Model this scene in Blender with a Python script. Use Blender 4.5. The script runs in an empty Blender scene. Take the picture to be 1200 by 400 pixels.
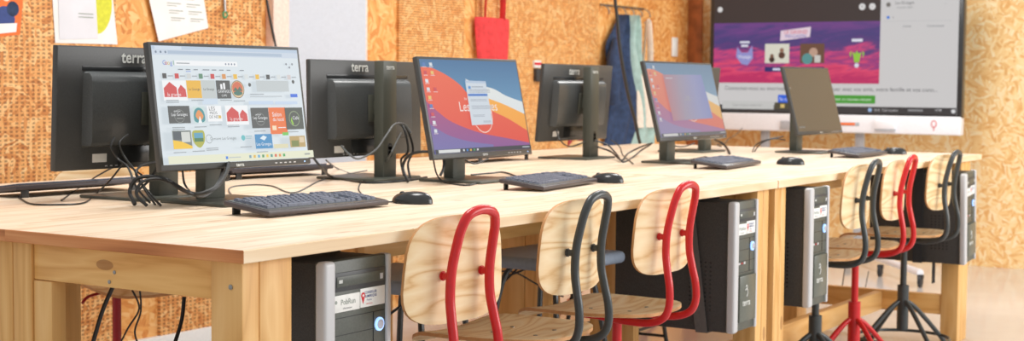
import bpy, bmesh, math, random
from mathutils import Vector, Matrix
random.seed(7)
D = bpy.data; SC = bpy.context.scene; COL = SC.collection
R = math.radians

# ------------------------------------------------------------------ camera
cam = D.cameras.new('camera'); camo = D.objects.new('camera', cam); COL.objects.link(camo)
RW = [[0.5316565637, -0.0439824975, 0.8458172605], [-0.8469123763, -0.0382011650, 0.5303584617], [0.0089847147, -0.9983016623, -0.0575592216]]
M = Matrix.Identity(4)
for i in range(3):
    M[i][0] = RW[i][0]; M[i][1] = -RW[i][1]; M[i][2] = -RW[i][2]
M[0][3], M[1][3], M[2][3] = -2.1213041, -1.9312158, 1.22
camo.matrix_world = M
cam.sensor_width = 36; cam.sensor_fit = 'HORIZONTAL'; cam.lens = 1750 / 1200 * 36
cam.clip_start = .05
cam.dof.use_dof = True; cam.dof.focus_distance = 3.5; cam.dof.aperture_fstop = 6.0
SC.camera = camo

# ------------------------------------------------------------------ light
SC.view_settings.view_transform = 'Standard'; SC.view_settings.look = 'None'
SC.view_settings.gamma = 1; SC.view_settings.use_curve_mapping = False
SC.view_settings.exposure = 0.0
W = D.worlds.new('world'); SC.world = W; W.use_nodes = True
W.node_tree.nodes['Background'].inputs[0].default_value = (1.0, .98, .96, 1)
W.node_tree.nodes['Background'].inputs[1].default_value = .66

def area(name, loc, target, sx, sy, power, color):
    l = D.lights.new(name, 'AREA'); l.shape = 'RECTANGLE'; l.size = sx; l.size_y = sy
    l.energy = power; l.color = color
    o = D.objects.new(name, l); COL.objects.link(o); o.location = loc
    o.rotation_euler = (Vector(target) - Vector(loc)).to_track_quat('-Z', 'Y').to_euler()
    return o
area('window_daylight', (4.5, -4.2, 2.1), (3.0, .6, .6), 5, 2.2, 215, (1, .985, .97))
for lx, ly in ((1.0, .6), (3.6, .6), (6.2, .9)):
    area('ceiling_panel_light', (lx, ly, 2.95), (lx, ly, 0), 1.2, .6, 40, (1, .985, .96))

# ------------------------------------------------------------------ materials
def lin(c):
    return tuple(((x / 255) / 12.92 if x / 255 <= .04045 else ((x / 255 + .055) / 1.055) ** 2.4) for x in c) + (1,)

class NT:
    def __init__(s, name):
        s.m = D.materials.new(name); s.m.use_nodes = True; s.t = s.m.node_tree
        s.b = s.t.nodes['Principled BSDF']
    def n(s, typ, **kw):
        x = s.t.nodes.new(typ)
        for k, v in kw.items(): setattr(x, k, v)
        return x
    def l(s, a, b): s.t.links.new(a, b)
    def val(s, sock, v):
        if hasattr(v, 'is_linked') or isinstance(v, bpy.types.NodeSocket): s.l(v, sock)
        else: sock.default_value = v
    def math(s, op, a, b=0.0, c=None):
        x = s.n('ShaderNodeMath', operation=op); s.val(x.inputs[0], a); s.val(x.inputs[1], b)
        if c is not None: s.val(x.inputs[2], c)
        return x.outputs[0]
    def co(s): return s.n('ShaderNodeTexCoord').outputs['Object']
    def sep(s, v):
        x = s.n('ShaderNodeSeparateXYZ'); s.l(v, x.inputs[0]); return x.outputs
    def comb(s, x=0., y=0., z=0.):
        c = s.n('ShaderNodeCombineXYZ')
        for i, v in enumerate((x, y, z)): s.val(c.inputs[i], v)
        return c.outputs[0]
    def noise(s, v, scale, detail=3, rough=.5, dist=0):
        x = s.n('ShaderNodeTexNoise'); s.l(v, x.inputs['Vector']); x.inputs['Scale'].default_value = scale
        x.inputs['Detail'].default_value = detail; x.inputs['Roughness'].default_value = rough
        x.inputs['Distortion'].default_value = dist
        return x.outputs['Fac']
    def ramp(s, f, stops, interp='LINEAR'):
        x = s.n('ShaderNodeValToRGB'); x.color_ramp.interpolation = interp
        e = x.color_ramp.elements
        while len(e) < len(stops): e.new(.5)
        for i, (p, c) in enumerate(stops): e[i].position = p; e[i].color = lin(c) if max(c) > 1.01 or len(c) == 3 else c
        s.l(f, x.inputs[0]); return x.outputs[0]
    def mix(s, f, a, b, mode='MIX'):
        x = s.n('ShaderNodeMix', data_type='RGBA', blend_type=mode)
        s.val(x.inputs[0], f); s.val(x.inputs[6], a); s.val(x.inputs[7], b); return x.outputs[2]
    def bump(s, h, strength=.3, dist=.002):
        x = s.n('ShaderNodeBump'); x.inputs['Strength'].default_value = strength; x.inputs['Distance'].default_value = dist
        s.l(h, x.inputs['Height']); s.l(x.outputs[0], s.b.inputs['Normal'])

def plain(name, c, rough=.5, metal=0., emit=0., speck=.04, scale=60, spec=.5):
    t = NT(name); t.b.inputs['Roughness'].default_value = rough; t.b.inputs['Metallic'].default_value = metal
    t.b.inputs['Specular IOR Level'].default_value = spec
    f = t.noise(t.co(), scale, 2)
    hi = tuple(min(255, x * (1 + speck) + speck * 12) for x in c); lo = tuple(x * (1 - speck) for x in c)
    col = t.ramp(f, [(.3, lo), (.7, hi)])
    t.l(col, t.b.inputs['Base Color'])
    if emit:
        t.l(col, t.b.inputs['Emission Color']); t.b.inputs['Emission Strength'].default_value = emit
    return t.m

def osb(name, ax, perforated, tones, cells=(22, 32), spread=1.75):
    """oriented strand board; ax picks the two in-plane axes"""
    t = NT(name); s = t.sep(t.co()); u, v = s[ax[0]], s[ax[1]]
    P = t.comb(u, v, 0.)
    nz = t.n('ShaderNodeTexNoise'); t.l(P, nz.inputs['Vector']); nz.inputs['Scale'].default_value = 14; nz.inputs['Detail'].default_value = 2
    sc = t.n('ShaderNodeVectorMath', operation='SCALE'); t.l(nz.outputs['Color'], sc.inputs[0]); sc.inputs['Scale'].default_value = .035
    ad = t.n('ShaderNodeVectorMath', operation='ADD'); t.l(P, ad.inputs[0]); t.l(sc.outputs[0], ad.inputs[1])
    pick = t.n('ShaderNodeTexVoronoi', voronoi_dimensions='2D'); t.l(ad.outputs[0], pick.inputs['Vector']); pick.inputs['Scale'].default_value = cells[0]
    pc = t.n('ShaderNodeSeparateColor'); t.l(pick.outputs['Color'], pc.inputs[0])
    fac = None                      # strands lying in four directions, one direction per patch
    for k, an in enumerate((12, 62, 104, 152)):
        ro = t.n('ShaderNodeVectorRotate', rotation_type='Z_AXIS'); t.l(ad.outputs[0], ro.inputs['Vector']); ro.inputs['Angle'].default_value = R(an)
        st = t.sep(ro.outputs[0])
        vo = t.n('ShaderNodeTexVoronoi', voronoi_dimensions='2D'); t.l(t.comb(t.math('MULTIPLY', st[0], cells[1] * .45), t.math('MULTIPLY', st[1], cells[1] * 1.9), 0.), vo.inputs['Vector']); vo.inputs['Scale'].default_value = 1.
        cc = t.n('ShaderNodeSeparateColor'); t.l(vo.outputs['Color'], cc.inputs[0])
        g = t.noise(t.comb(t.math('MULTIPLY', st[0], 16.), t.math('MULTIPLY', st[1], 160.), 0.), 1., 2, .6)
        f = t.math('ADD', t.math('MULTIPLY', cc.outputs[0], .62), t.math('MULTIPLY', g, .38))
        if fac is None: fac = f
        else:
            m_ = t.math('GREATER_THAN', pc.outputs[0], k * .25)
            fac = t.math('ADD', t.math('MULTIPLY', f, m_), t.math('MULTIPLY', fac, t.math('SUBTRACT', 1., m_)))
    col = t.ramp(fac, [(.5 - .30 * spread, tones[0]), (.5 - .15 * spread, tones[1]), (.5 + .02 * spread, tones[2]), (.5 + .26 * spread, tones[3])])
    big = t.noise(P, 1.6, 2)
    col = t.mix(t.ramp(big, [(.4, (0, 0, 0)), (.7, (90, 90, 90))]), col, lin(tones[2]))
    if perforated:
        du, dv = perforated
        a = t.math('ABSOLUTE', t.math('SUBTRACT', t.math('FRACT', t.math('DIVIDE', u, du)), .5))
        b = t.math('ABSOLUTE', t.math('SUBTRACT', t.math('FRACT', t.math('DIVIDE', v, dv)), .5))
        ha = t.math('LESS_THAN', a, .26) if du < .1 else 1.0; hb = t.math('LESS_THAN', b, .27)
        hole = t.math('MULTIPLY', ha, hb)
        jit = t.noise(P, 55, 1)
        hole = t.math('MULTIPLY', hole, t.math('GREATER_THAN', jit, .40))
        col = t.mix(t.math('MULTIPLY', hole, .62 if du < .1 else .5), col, lin((96, 44, 16)))
    t.l(col, t.b.inputs['Base Color']); t.b.inputs['Roughness'].default_value = .6
    t.bump(fac, .25, .003)
    return t.m

def wood(name, tones, axis=0, lam=0., wave=0., rough=.45, knots=True, gscale=1.0, across=1):
    """boards or laminated panels; axis = grain direction, across = the other in-plane axis"""
    t = NT(name); s = t.sep(t.co()); g, a = s[axis], s[across]; third = s[3 - axis - across]
    if lam:
        k = t.math('FLOOR', t.math('DIVIDE', a, lam))
        w = t.n('ShaderNodeTexWhiteNoise', noise_dimensions='1D'); t.l(k, w.inputs['W'])
        k2 = t.math('FLOOR', t.math('DIVIDE', t.math('ADD', g, t.math('MULTIPLY', w.outputs[0], 3.)), .75))
        w2 = t.n('ShaderNodeTexWhiteNoise', noise_dimensions='2D'); t.l(t.comb(k, k2, 0.), w2.inputs['Vector'])
        lamr = w2.outputs[0]
    else: lamr = 0.5
    V = t.comb(t.math('MULTIPLY', g, 1.2 * gscale), t.math('MULTIPLY', a, 9. * gscale), t.math('ADD', t.math('MULTIPLY', third, 9. * gscale), t.math('MULTIPLY', lamr, 20.)))
    n1 = t.noise(V, 1.0, 2, .5, .3)
    ring = t.math('FRACT', t.math('MULTIPLY', n1, 9.)); ring = t.math('PINGPONG', t.math('MULTIPLY', n1, 11.), 1.)
    fine = t.noise(t.comb(t.math('MULTIPLY', g, 6.), t.math('MULTIPLY', a, 260.), t.math('MULTIPLY', third, 260.)), 1., 2)
    f = t.math('ADD', t.math('MULTIPLY', ring, .5), t.math('MULTIPLY', fine, .3))
    f = t.math('ADD', f, t.math('MULTIPLY', lamr, .3))
    col = t.ramp(f, [(.15, tones[0]), (.5, tones[1]), (.95, tones[2])])
    if knots:
        vo = t.n('ShaderNodeTexVoronoi', voronoi_dimensions='2D'); t.l(t.comb(t.math('MULTIPLY', g, 2.2), t.math('MULTIPLY', a, 9. if lam else 5.), 0.), vo.inputs['Vector']); vo.inputs['Scale'].default_value = 1.; vo.inputs['Randomness'].default_value = 1
        cc = t.n('ShaderNodeSeparateColor'); t.l(vo.outputs['Color'], cc.inputs[0])
        kn = t.math('MULTIPLY', t.math('LESS_THAN', vo.outputs['Distance'], .055), t.math('GREATER_THAN', cc.outputs[0], .72))
        col = t.mix(t.math('MULTIPLY', kn, .55), col, lin(tones[3]))
    if knots and lam:       # small brown dashes in the lamellae
        vo = t.n('ShaderNodeTexVoronoi', voronoi_dimensions='2D'); t.l(t.comb(t.math('MULTIPLY', g, 7.), t.math('MULTIPLY', a, 42.), 0.), vo.inputs['Vector']); vo.inputs['Scale'].default_value = 1.
        cc = t.n('ShaderNodeSeparateColor'); t.l(vo.outputs['Color'], cc.inputs[0])
        kn = t.math('MULTIPLY', t.math('LESS_THAN', vo.outputs['Distance'], .17), t.math('GREATER_THAN', cc.outputs[0], .88))
        col = t.mix(t.math('MULTIPLY', kn, .38), col, lin(tones[3]))
    t.l(col, t.b.inputs['Base Color']); t.b.inputs['Roughness'].default_value = rough
    t.b.inputs['Specular IOR Level'].default_value = .35
    return t.m

def veneer(name, tones):
    t = NT(name); s = t.sep(t.co())
    V = t.comb(t.math('MULTIPLY', s[0], 2.4), t.math('MULTIPLY', s[1], 10.), t.math('MULTIPLY', s[2], 13.))
    oi = t.n('ShaderNodeObjectInfo')
    V2 = t.n('ShaderNodeVectorMath', operation='ADD'); t.l(V, V2.inputs[0]); t.l(t.comb(t.math('MULTIPLY', oi.outputs['Random'], 30.), 0., 0.), V2.inputs[1])
    n1 = t.noise(V2.outputs[0], 1., 1, .4, .2)
    ring = t.math('PINGPONG', t.math('MULTIPLY', n1, 15.), 1.)
    fine = t.noise(t.comb(t.math('MULTIPLY', s[0], 20.), t.math('MULTIPLY', s[1], 200.), t.math('MULTIPLY', s[2], 200.)), 1., 2)
    f = t.math('ADD', t.math('MULTIPLY', ring, .7), t.math('MULTIPLY', fine, .3))
    t.l(t.ramp(f, [(.12, tones[0]), (.42, tones[1]), (.9, tones[2])]), t.b.inputs['Base Color'])
    t.b.inputs['Roughness'].default_value = .38; return t.m

MAT = {}
OT = ((150, 78, 28), (206, 132, 66), (232, 168, 98), (250, 212, 152))
OT2 = ((196, 124, 56), (232, 176, 106), (248, 212, 150), (255, 244, 212))
MAT['osb_back'] = osb('strand_board', (0, 2), None, ((170, 90, 32), (216, 138, 66), (236, 170, 94), (250, 210, 148)))
MAT['osb_perf'] = osb('perforated_strand_board', (0, 2), (.0275, .0165), OT)
MAT['osb_groove'] = osb('grooved_strand_board', (0, 2), (.5, .0135), ((188, 110, 48), (222, 150, 80), (238, 176, 104), (250, 212, 152)))
MAT['osb_right'] = osb('pale_strand_board', (1, 2), None, OT2, (24, 34), 2.0)
MAT['top'] = wood('pine_panel', ((216, 188, 156), (236, 213, 186), (244, 228, 206), (186, 134, 90)), 0, .048, rough=.4, gscale=.8)
MAT['top_end'] = wood('pine_end_grain', ((166, 98, 52), (206, 134, 80), (226, 164, 108), (120, 70, 40)), 1, .048, knots=False, across=2)
MAT['top_edge'] = wood('pine_panel_edge', ((224, 190, 148), (236, 208, 170), (246, 226, 196), (186, 130, 80)), 0, 0, across=2, knots=False)
PT = ((206, 152, 84), (226, 176, 108), (238, 194, 130), (140, 84, 40))
MAT['post'] = wood('pine_post', PT, 2, 0, across=0)
MAT['rail_y'] = wood('pine_rail', ((210, 150, 78), (230, 176, 104), (242, 194, 124), (130, 76, 36)), 1, 0, across=2, gscale=1.5)
MAT['rail_x'] = wood('pine_beam', PT, 0, 0, across=2)
MAT['ply'] = veneer('pine_veneer', ((218, 174, 118), (238, 206, 158), (246, 222, 182)))
MAT['ply_edge'] = plain('veneer_edge', (205, 150, 96), .5)
MAT['red'] = plain('red_lacquer', (204, 30, 34), .28, speck=.02)
MAT['black'] = plain('black_lacquer', (60, 64, 64), .32, speck=.03)
MAT['darkred'] = plain('deep_red_lacquer', (166, 22, 34), .35)
MAT['plastic'] = plain('black_plastic', (54, 56, 58), .42, speck=.06, scale=300)
MAT['plastic2'] = plain('charcoal_plastic', (74, 77, 78), .26, speck=.05, scale=300)
MAT['gloss'] = plain('glossy_black_plastic', (46, 48, 50), .2)
MAT['bezel'] = plain('bezel_plastic', (60, 61, 61), .35, speck=.05, scale=300)
MAT['stand'] = plain('stand_plastic', (78, 80, 72), .4, speck=.06, scale=300)
MAT['key'] = plain('key_plastic', (94, 100, 116), .5, speck=.1, scale=100)
MAT['kbody'] = plain('keyboard_plastic', (70, 62, 64), .4)
MAT['cable'] = plain('cable_rubber', (40, 40, 40), .45)
MAT['cablegrey'] = plain('grey_cable_rubber', (96, 98, 98), .45)
MAT['silver'] = plain('silver_plastic', (200, 200, 202), .35, .0, speck=0.)
MAT['steel'] = plain('steel', (150, 150, 148), .3, .9)
MAT['case'] = plain('computer_case_steel', (58, 56, 54), .55, speck=.18, scale=420)
MAT['face'] = plain('computer_front_plastic', (76, 80, 72), .4, speck=.06, scale=200)
MAT['face2'] = plain('computer_door_plastic', (90, 94, 84), .34, speck=.05, scale=200)
MAT['white'] = plain('white_plastic', (238, 240, 240), .4, speck=.01)
MAT['label'] = plain('sticker_paper', (236, 236, 232), .5, speck=.02)
MAT['ink'] = plain('ink', (60, 66, 76), .6)
MAT['inkgrey'] = plain('grey_ink', (150, 158, 150), .6)
MAT['inkred'] = plain('red_ink', (208, 40, 50), .6)
MAT['inkblue'] = plain('blue_ink', (44, 66, 130), .6)
MAT['logo'] = plain('silver_print', (206, 208, 204), .4)
MAT['led'] = plain('blue_led', (150, 190, 255), .3, emit=1.2)
MAT['ring'] = plain('silver_ring', (200, 204, 220), .25, .5)
MAT['paper'] = plain('paper', (240, 238, 236), .7, speck=.02, scale=8)
MAT['paper2'] = plain('grey_white_paper', (226, 226, 232), .7, speck=.02, scale=8)
MAT['yellow'] = plain('yellow_print', (214, 214, 52), .6)
MAT['orange'] = plain('orange_print', (236, 112, 40), .6)
MAT['navy'] = plain('navy_cloth', (46, 62, 92), .9, speck=.15, scale=30)
MAT['mint'] = plain('mint_cloth', (168, 194, 186), .9, speck=.06, scale=25)
MAT['cream'] = plain('cream_canvas', (238, 222, 204), .9, speck=.04, scale=40)
MAT['redcloth'] = plain('red_canvas', (222, 62, 64), .85, speck=.07, scale=30)
MAT['greyseat'] = plain('blue_grey_plastic', (140, 154, 172), .35, speck=.03)
MAT['strap'] = plain('black_webbing', (40, 42, 46), .8)
MAT['strap2'] = plain('grey_webbing', (96, 92, 90), .8)
MAT['mint_wall'] = plain('painted_wall', (240, 214, 200), .7)
MAT['whitepanel'] = plain('white_panel', (232, 235, 241), .5, speck=.01)
MAT['tvwhite'] = plain('white_enamel', (236, 238, 244), .3, speck=.01)
MAT['tvgrey'] = plain('grey_enamel', (176, 180, 186), .35)
MAT['wheel'] = plain('castor_rubber', (44, 46, 50), .5)

def floor_mat():
    t = NT('smooth_screed'); P = t.co(); f = t.noise(P, 1.3, 4)
    t.l(t.ramp(f, [(.3, (200, 196, 193)), (.7, (217, 212, 208))]), t.b.inputs['Base Color'])
    t.l(t.ramp(t.noise(P, 3, 3), [(.3, (60, 60, 60)), (.7, (110, 110, 110))]), t.b.inputs['Roughness'])
    return t.m
MAT['floor'] = floor_mat()

def em(c, k=1.0):
    key = ('em', c, k)
    if key not in MAT:
        t = NT('screen_colour'); t.b.inputs['Base Color'].default_value = (.01, .01, .01, 1); t.b.inputs['Roughness'].default_value = .35; t.b.inputs['Specular IOR Level'].default_value = .25
        t.b.inputs['Emission Color'].default_value = lin(c); t.b.inputs['Emission Strength'].default_value = .86 * k
        MAT[key] = t.m
    return MAT[key]
def em_grad(name, stops, axis, lo, hi, k=.92, noise=0.):
    """a picture shown on a screen: colours run along one object axis"""
    t = NT(name); s = t.sep(t.co())
    f = t.math('DIVIDE', t.math('SUBTRACT', s[axis], lo), hi - lo)
    if noise:
        o = s[0 if axis != 0 else 1]
        nz = t.noise(t.comb(t.math('MULTIPLY', s[1], 3.), t.math('MULTIPLY', s[0], 2.2), t.math('MULTIPLY', t.math('ADD', s[2], t.math('MULTIPLY', s[0], -.12)), 11.)), 1.4, 4, .6, .8)
        f = t.math('ADD', f, t.math('MULTIPLY', t.math('SUBTRACT', nz, .5), noise))
    t.l(t.ramp(f, stops), t.b.inputs['Emission Color']); t.b.inputs['Emission Strength'].default_value = k
    t.b.inputs['Base Color'].default_value = (.01, .01, .01, 1); t.b.inputs['Roughness'].default_value = .35; t.b.inputs['Specular IOR Level'].default_value = .25
    return t.m

# ------------------------------------------------------------------ mesh helpers
_txt = {}
def glyphs(text, bold=False):
    if text not in _txt:
        cu = D.curves.new('lettering', 'FONT'); cu.body = text; cu.align_x = 'CENTER'; cu.align_y = 'CENTER'; cu.size = 1; cu.resolution_u = 3
        if bold: cu.offset = .02
        o = D.objects.new('lettering', cu); COL.objects.link(o)
        dg = bpy.context.evaluated_depsgraph_get(); ev = o.evaluated_get(dg); me = ev.to_mesh()
        _txt[text] = ([v.co.copy() for v in me.vertices], [tuple(p.vertices) for p in me.polygons])
        ev.to_mesh_clear(); D.objects.remove(o); D.curves.remove(cu)
    return _txt[text]

def smooth_path(pts, n=6, closed=False):
    P = [Vector(p) for p in pts]; out = []; N = len(P)
    rng = range(N if closed else N - 1)
    for i in rng:
        p0 = P[(i - 1) % N] if closed or i > 0 else P[0]; p1 = P[i]; p2 = P[(i + 1) % N]
        p3 = P[(i + 2) % N] if closed or i + 2 < N else P[-1]
        for k in range(n):
            t = k / n
            out.append(.5 * ((2 * p1) + (-p0 + p2) * t + (2 * p0 - 5 * p1 + 4 * p2 - p3) * t * t + (-p0 + 3 * p1 - 3 * p2 + p3) * t ** 3))
    if not closed: out.append(P[-1])
    return out

class MB:
    def __init__(s, T=None): s.v = []; s.f = []; s.m = []; s.sm = []; s.mats = []; s.T = T
    def mi(s, mat):
        if isinstance(mat, str): mat = MAT[mat]
        if mat not in s.mats: s.mats.append(mat)
        return s.mats.index(mat)
    def add(s, vs, fs, mat, smooth=False):
        b = len(s.v); T = s.T
        s.v += [(T @ Vector(v) if T else Vector(v)) for v in vs]; k = s.mi(mat)
        for f in fs: s.f.append(tuple(b + i for i in f)); s.m.append(k); s.sm.append(smooth)
    def box(s, x0, x1, y0, y1, z0, z1, mat, bev=0., mats=None, seg=2):
        if x0 > x1: x0, x1 = x1, x0
        if y0 > y1: y0, y1 = y1, y0
        if z0 > z1: z0, z1 = z1, z0
        if not bev:
            vs = [(x, y, z) for z in (z0, z1) for y in (y0, y1) for x in (x0, x1)]
            fs = [(0, 2, 3, 1), (4, 5, 7, 6), (0, 1, 5, 4), (2, 6, 7, 3), (0, 4, 6, 2), (1, 3, 7, 5)]
            if mats:
                for f, key in zip(fs, ('-z', '+z', '-y', '+y', '-x', '+x')): s.add([vs[i] for i in f], [(0, 1, 2, 3)], mats.get(key, mat))
            else: s.add(vs, fs, mat)
            return s
        bm = bmesh.new(); bmesh.ops.create_cube(bm, size=1)
        for v in bm.verts: v.co = Vector(((x0 + x1) / 2 + v.co.x * (x1 - x0), (y0 + y1) / 2 + v.co.y * (y1 - y0), (z0 + z1) / 2 + v.co.z * (z1 - z0)))
        bmesh.ops.bevel(bm, geom=bm.edges[:], offset=min(bev, .49 * min(x1 - x0, y1 - y0, z1 - z0)), segments=seg, affect='EDGES', profile=.5)
        bm.verts.index_update()
        if mats:
            for f in bm.faces:
                n = f.normal; f.normal_update(); n = f.normal; key = max((('+x', n.x), ('-x', -n.x), ('+y', n.y), ('-y', -n.y), ('+z', n.z), ('-z', -n.z)), key=lambda q: q[1])[0]
                s.add([v.co for v in f.verts], [tuple(range(len(f.verts)))], mats.get(key, mat))
        else: s.add([v.co for v in bm.verts], [tuple(v.index for v in f.verts) for f in bm.faces], mat)
        bm.free(); return s
    def tube(s, pts, r, mat, seg=8, closed=False, n=6, raw=False, cap=True, flat=1.0):
        P = [Vector(p) for p in pts] if raw else smooth_path(pts, n, closed)
        N = len(P); vs = []; prev = None
        for i, p in enumerate(P):
            a = P[(i - 1) % N] if closed or i > 0 else P[0]; b = P[(i + 1) % N] if closed or i < N - 1 else P[-1]
            d = (b - a); d = d.normalized() if d.length > 1e-9 else Vector((0, 0, 1))
            if prev is None:
                u = d.orthogonal().normalized()
            else:
                u = prev - d * prev.dot(d); u = u.normalized() if u.length > 1e-6 else d.orthogonal().normalized()
            prev = u; w = d.cross(u); rr = r[i] if isinstance(r, (list, tuple)) else r
            for k in range(seg):
                a_ = 2 * math.pi * k / seg; vs.append(p + u * math.cos(a_) * rr + w * math.sin(a_) * rr * flat)
        fs = []
        for i in range(N if closed else N - 1):
            j = (i + 1) % N
            for k in range(seg): l = (k + 1) % seg; fs.append((i * seg + k, i * seg + l, j * seg + l, j * seg + k))
        if not closed and cap: fs += [tuple(range(seg))[::-1], tuple((N - 1) * seg + k for k in range(seg))]
        s.add(vs, fs, mat, True); return s
    def cyl(s, p0, p1, r0, mat, r1=None, seg=16):
        r1 = r0 if r1 is None else r1
        s.tube([p0, p1], [r0, r1], mat, seg, raw=True); return s
    def lathe(s, prof, mat, c=(0, 0, 0), axis='z', seg=20):
        vs = []; N = len(prof)
        for r, h in prof:
            for k in range(seg):
                a = 2 * math.pi * k / seg; q = (r * math.cos(a), r * math.sin(a))
                vs.append({'z': (c[0] + q[0], c[1] + q[1], c[2] + h), 'y': (c[0] + q[0], c[1] + h, c[2] + q[1]), 'x': (c[0] + h, c[1] + q[0], c[2] + q[1])}[axis])
        fs = [(i * seg + k, i * seg + (k + 1) % seg, (i + 1) * seg + (k + 1) % seg, (i + 1) * seg + k) for i in range(N - 1) for k in range(seg)]
        fs += [tuple(range(seg))[::-1], tuple((N - 1) * seg + k for k in range(seg))]
        s.add(vs, fs, mat, True); return s
    def text(s, t, size, Mx, mat, bold=False):
        vs, fs = glyphs(t, bold); s.add([Mx @ (v * size) for v in vs], fs, mat); return s
    def build(s, name, parent=None, loc=None):
        me = D.meshes.new(name); me.from_pydata([tuple(v) for v in s.v], [], s.f)
        for m in s.mats: me.materials.append(m)
        me.polygons.foreach_set('material_index', s.m); me.polygons.foreach_set('use_smooth', s.sm)
        bm = bmesh.new(); bm.from_mesh(me); bmesh.ops.recalc_face_normals(bm, faces=bm.faces[:]) if not getattr(s, 'norecalc', False) else None
        bm.to_mesh(me); bm.free(); me.update()
        try: me.set_sharp_from_angle(angle=R(38))
        except Exception: pass
        o = D.objects.new(name, me); COL.objects.link(o)
        if parent: o.parent = parent
        if loc is not None: o.location = loc
        return o

def tag(o, label, cat, group=None):
    o['label'] = label; o['category'] = cat
    if group: o['group'] = group
    return o
def thing(name, label, cat, loc=(0, 0, 0), rz=0, group=None):
    o = D.objects.new(name, None); COL.objects.link(o); o.location = loc; o.rotation_euler = (0, 0, rz); o.empty_display_size = .05
    return tag(o, label, cat, group)
def struct(o): o['kind'] = 'structure'; return o
def copy_tree(o, parent=None):
    c = o.copy(); COL.objects.link(c)
    if parent is not None: c.parent = parent
    for ch in [x for x in D.objects if x.parent == o]: copy_tree(ch, c)
    return c
def dup(o, label, loc, rz=0, group=None):
    c = copy_tree(o); c.location = loc; c.rotation_euler = (0, 0, rz); c['label'] = label
    if group: c['group'] = group
    return c
RX = Matrix.Rotation(R(90), 4, 'X')
def front(x, y, z, rz=0): return Matrix.Translation((x, y, z)) @ Matrix.Rotation(rz, 4, 'Z') @ RX       # lettering that faces -Y (rz=0) or +Y (rz=pi)

# ------------------------------------------------------------------ the room
b = MB(); b.box(-3.2, 8.3, -2.8, 2.96, -.06, 0, 'floor'); struct(b.build('floor'))
b = MB(); b.box(.2, 8.25, 2.90, 2.98, 0, 3.0, 'osb_back'); wb = struct(b.build('wall_back'))
for x0, x1, m in ((.2, 2.38, 'osb_perf'), (2.63, 3.30, 'osb_perf'), (4.40, 5.03, 'osb_groove'), (5.16, 6.62, 'osb_groove')):
    b = MB(); b.box(x0, x1, 2.885, 2.90, .05, 3.0, m); b.build('perforated_board', wb)
b = MB(); b.box(8.24, 8.32, -2.8, 2.98, 0, 3.0, 'osb_right'); struct(b.build('wall_right'))
b = MB(); b.box(.2, 3.33, 2.865, 2.90, 0, .09, 'white', .004); struct(b.build('baseboard_back'))
b = MB(); b.box(8.03, 8.065, 2.79, 2.90, 0, 3.0, plain('corner_shade_brown', (164, 96, 50), .6, speck=.12, scale=14), .004); struct(b.build('corner_shade_strip'))  # shade of the wall corner, put in as a dark brown strip
b = MB(); b.box(-.5, 8.2, 1.69, 1.81, 2.90, 3.06, 'post', .004); struct(b.build('trim_2'))
# ribbed white shutter door with its frame
b = MB(); vs = []; N = 60; xx0, xx1 = 3.46, 4.07
pf = []
for i in range(N * 2 + 1):
    x = xx0 + (xx1 - xx0) * i / (N * 2); pf.append((x, 2.855 + (.011 if i % 2 else 0)))
vs = [(x, y, .02) for x, y in pf] + [(x, y, 3.0) for x, y in pf]; n = len(pf)
b.add(vs, [(i, i + 1, n + i + 1, n + i) for i in range(n - 1)], 'whitepanel'); b.box(xx0, xx1, 2.867, 2.90, .02, 3.0, 'whitepanel')
dr = struct(b.build('door_1'))
b = MB(); b.box(3.345, 3.46, 2.85, 2.90, 0, 3.0, 'mint_wall', .003); b.box(4.07, 4.085, 2.855, 2.90, 0, 3.0, 'mint_wall', .003); b.build('door_frame', dr)

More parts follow.
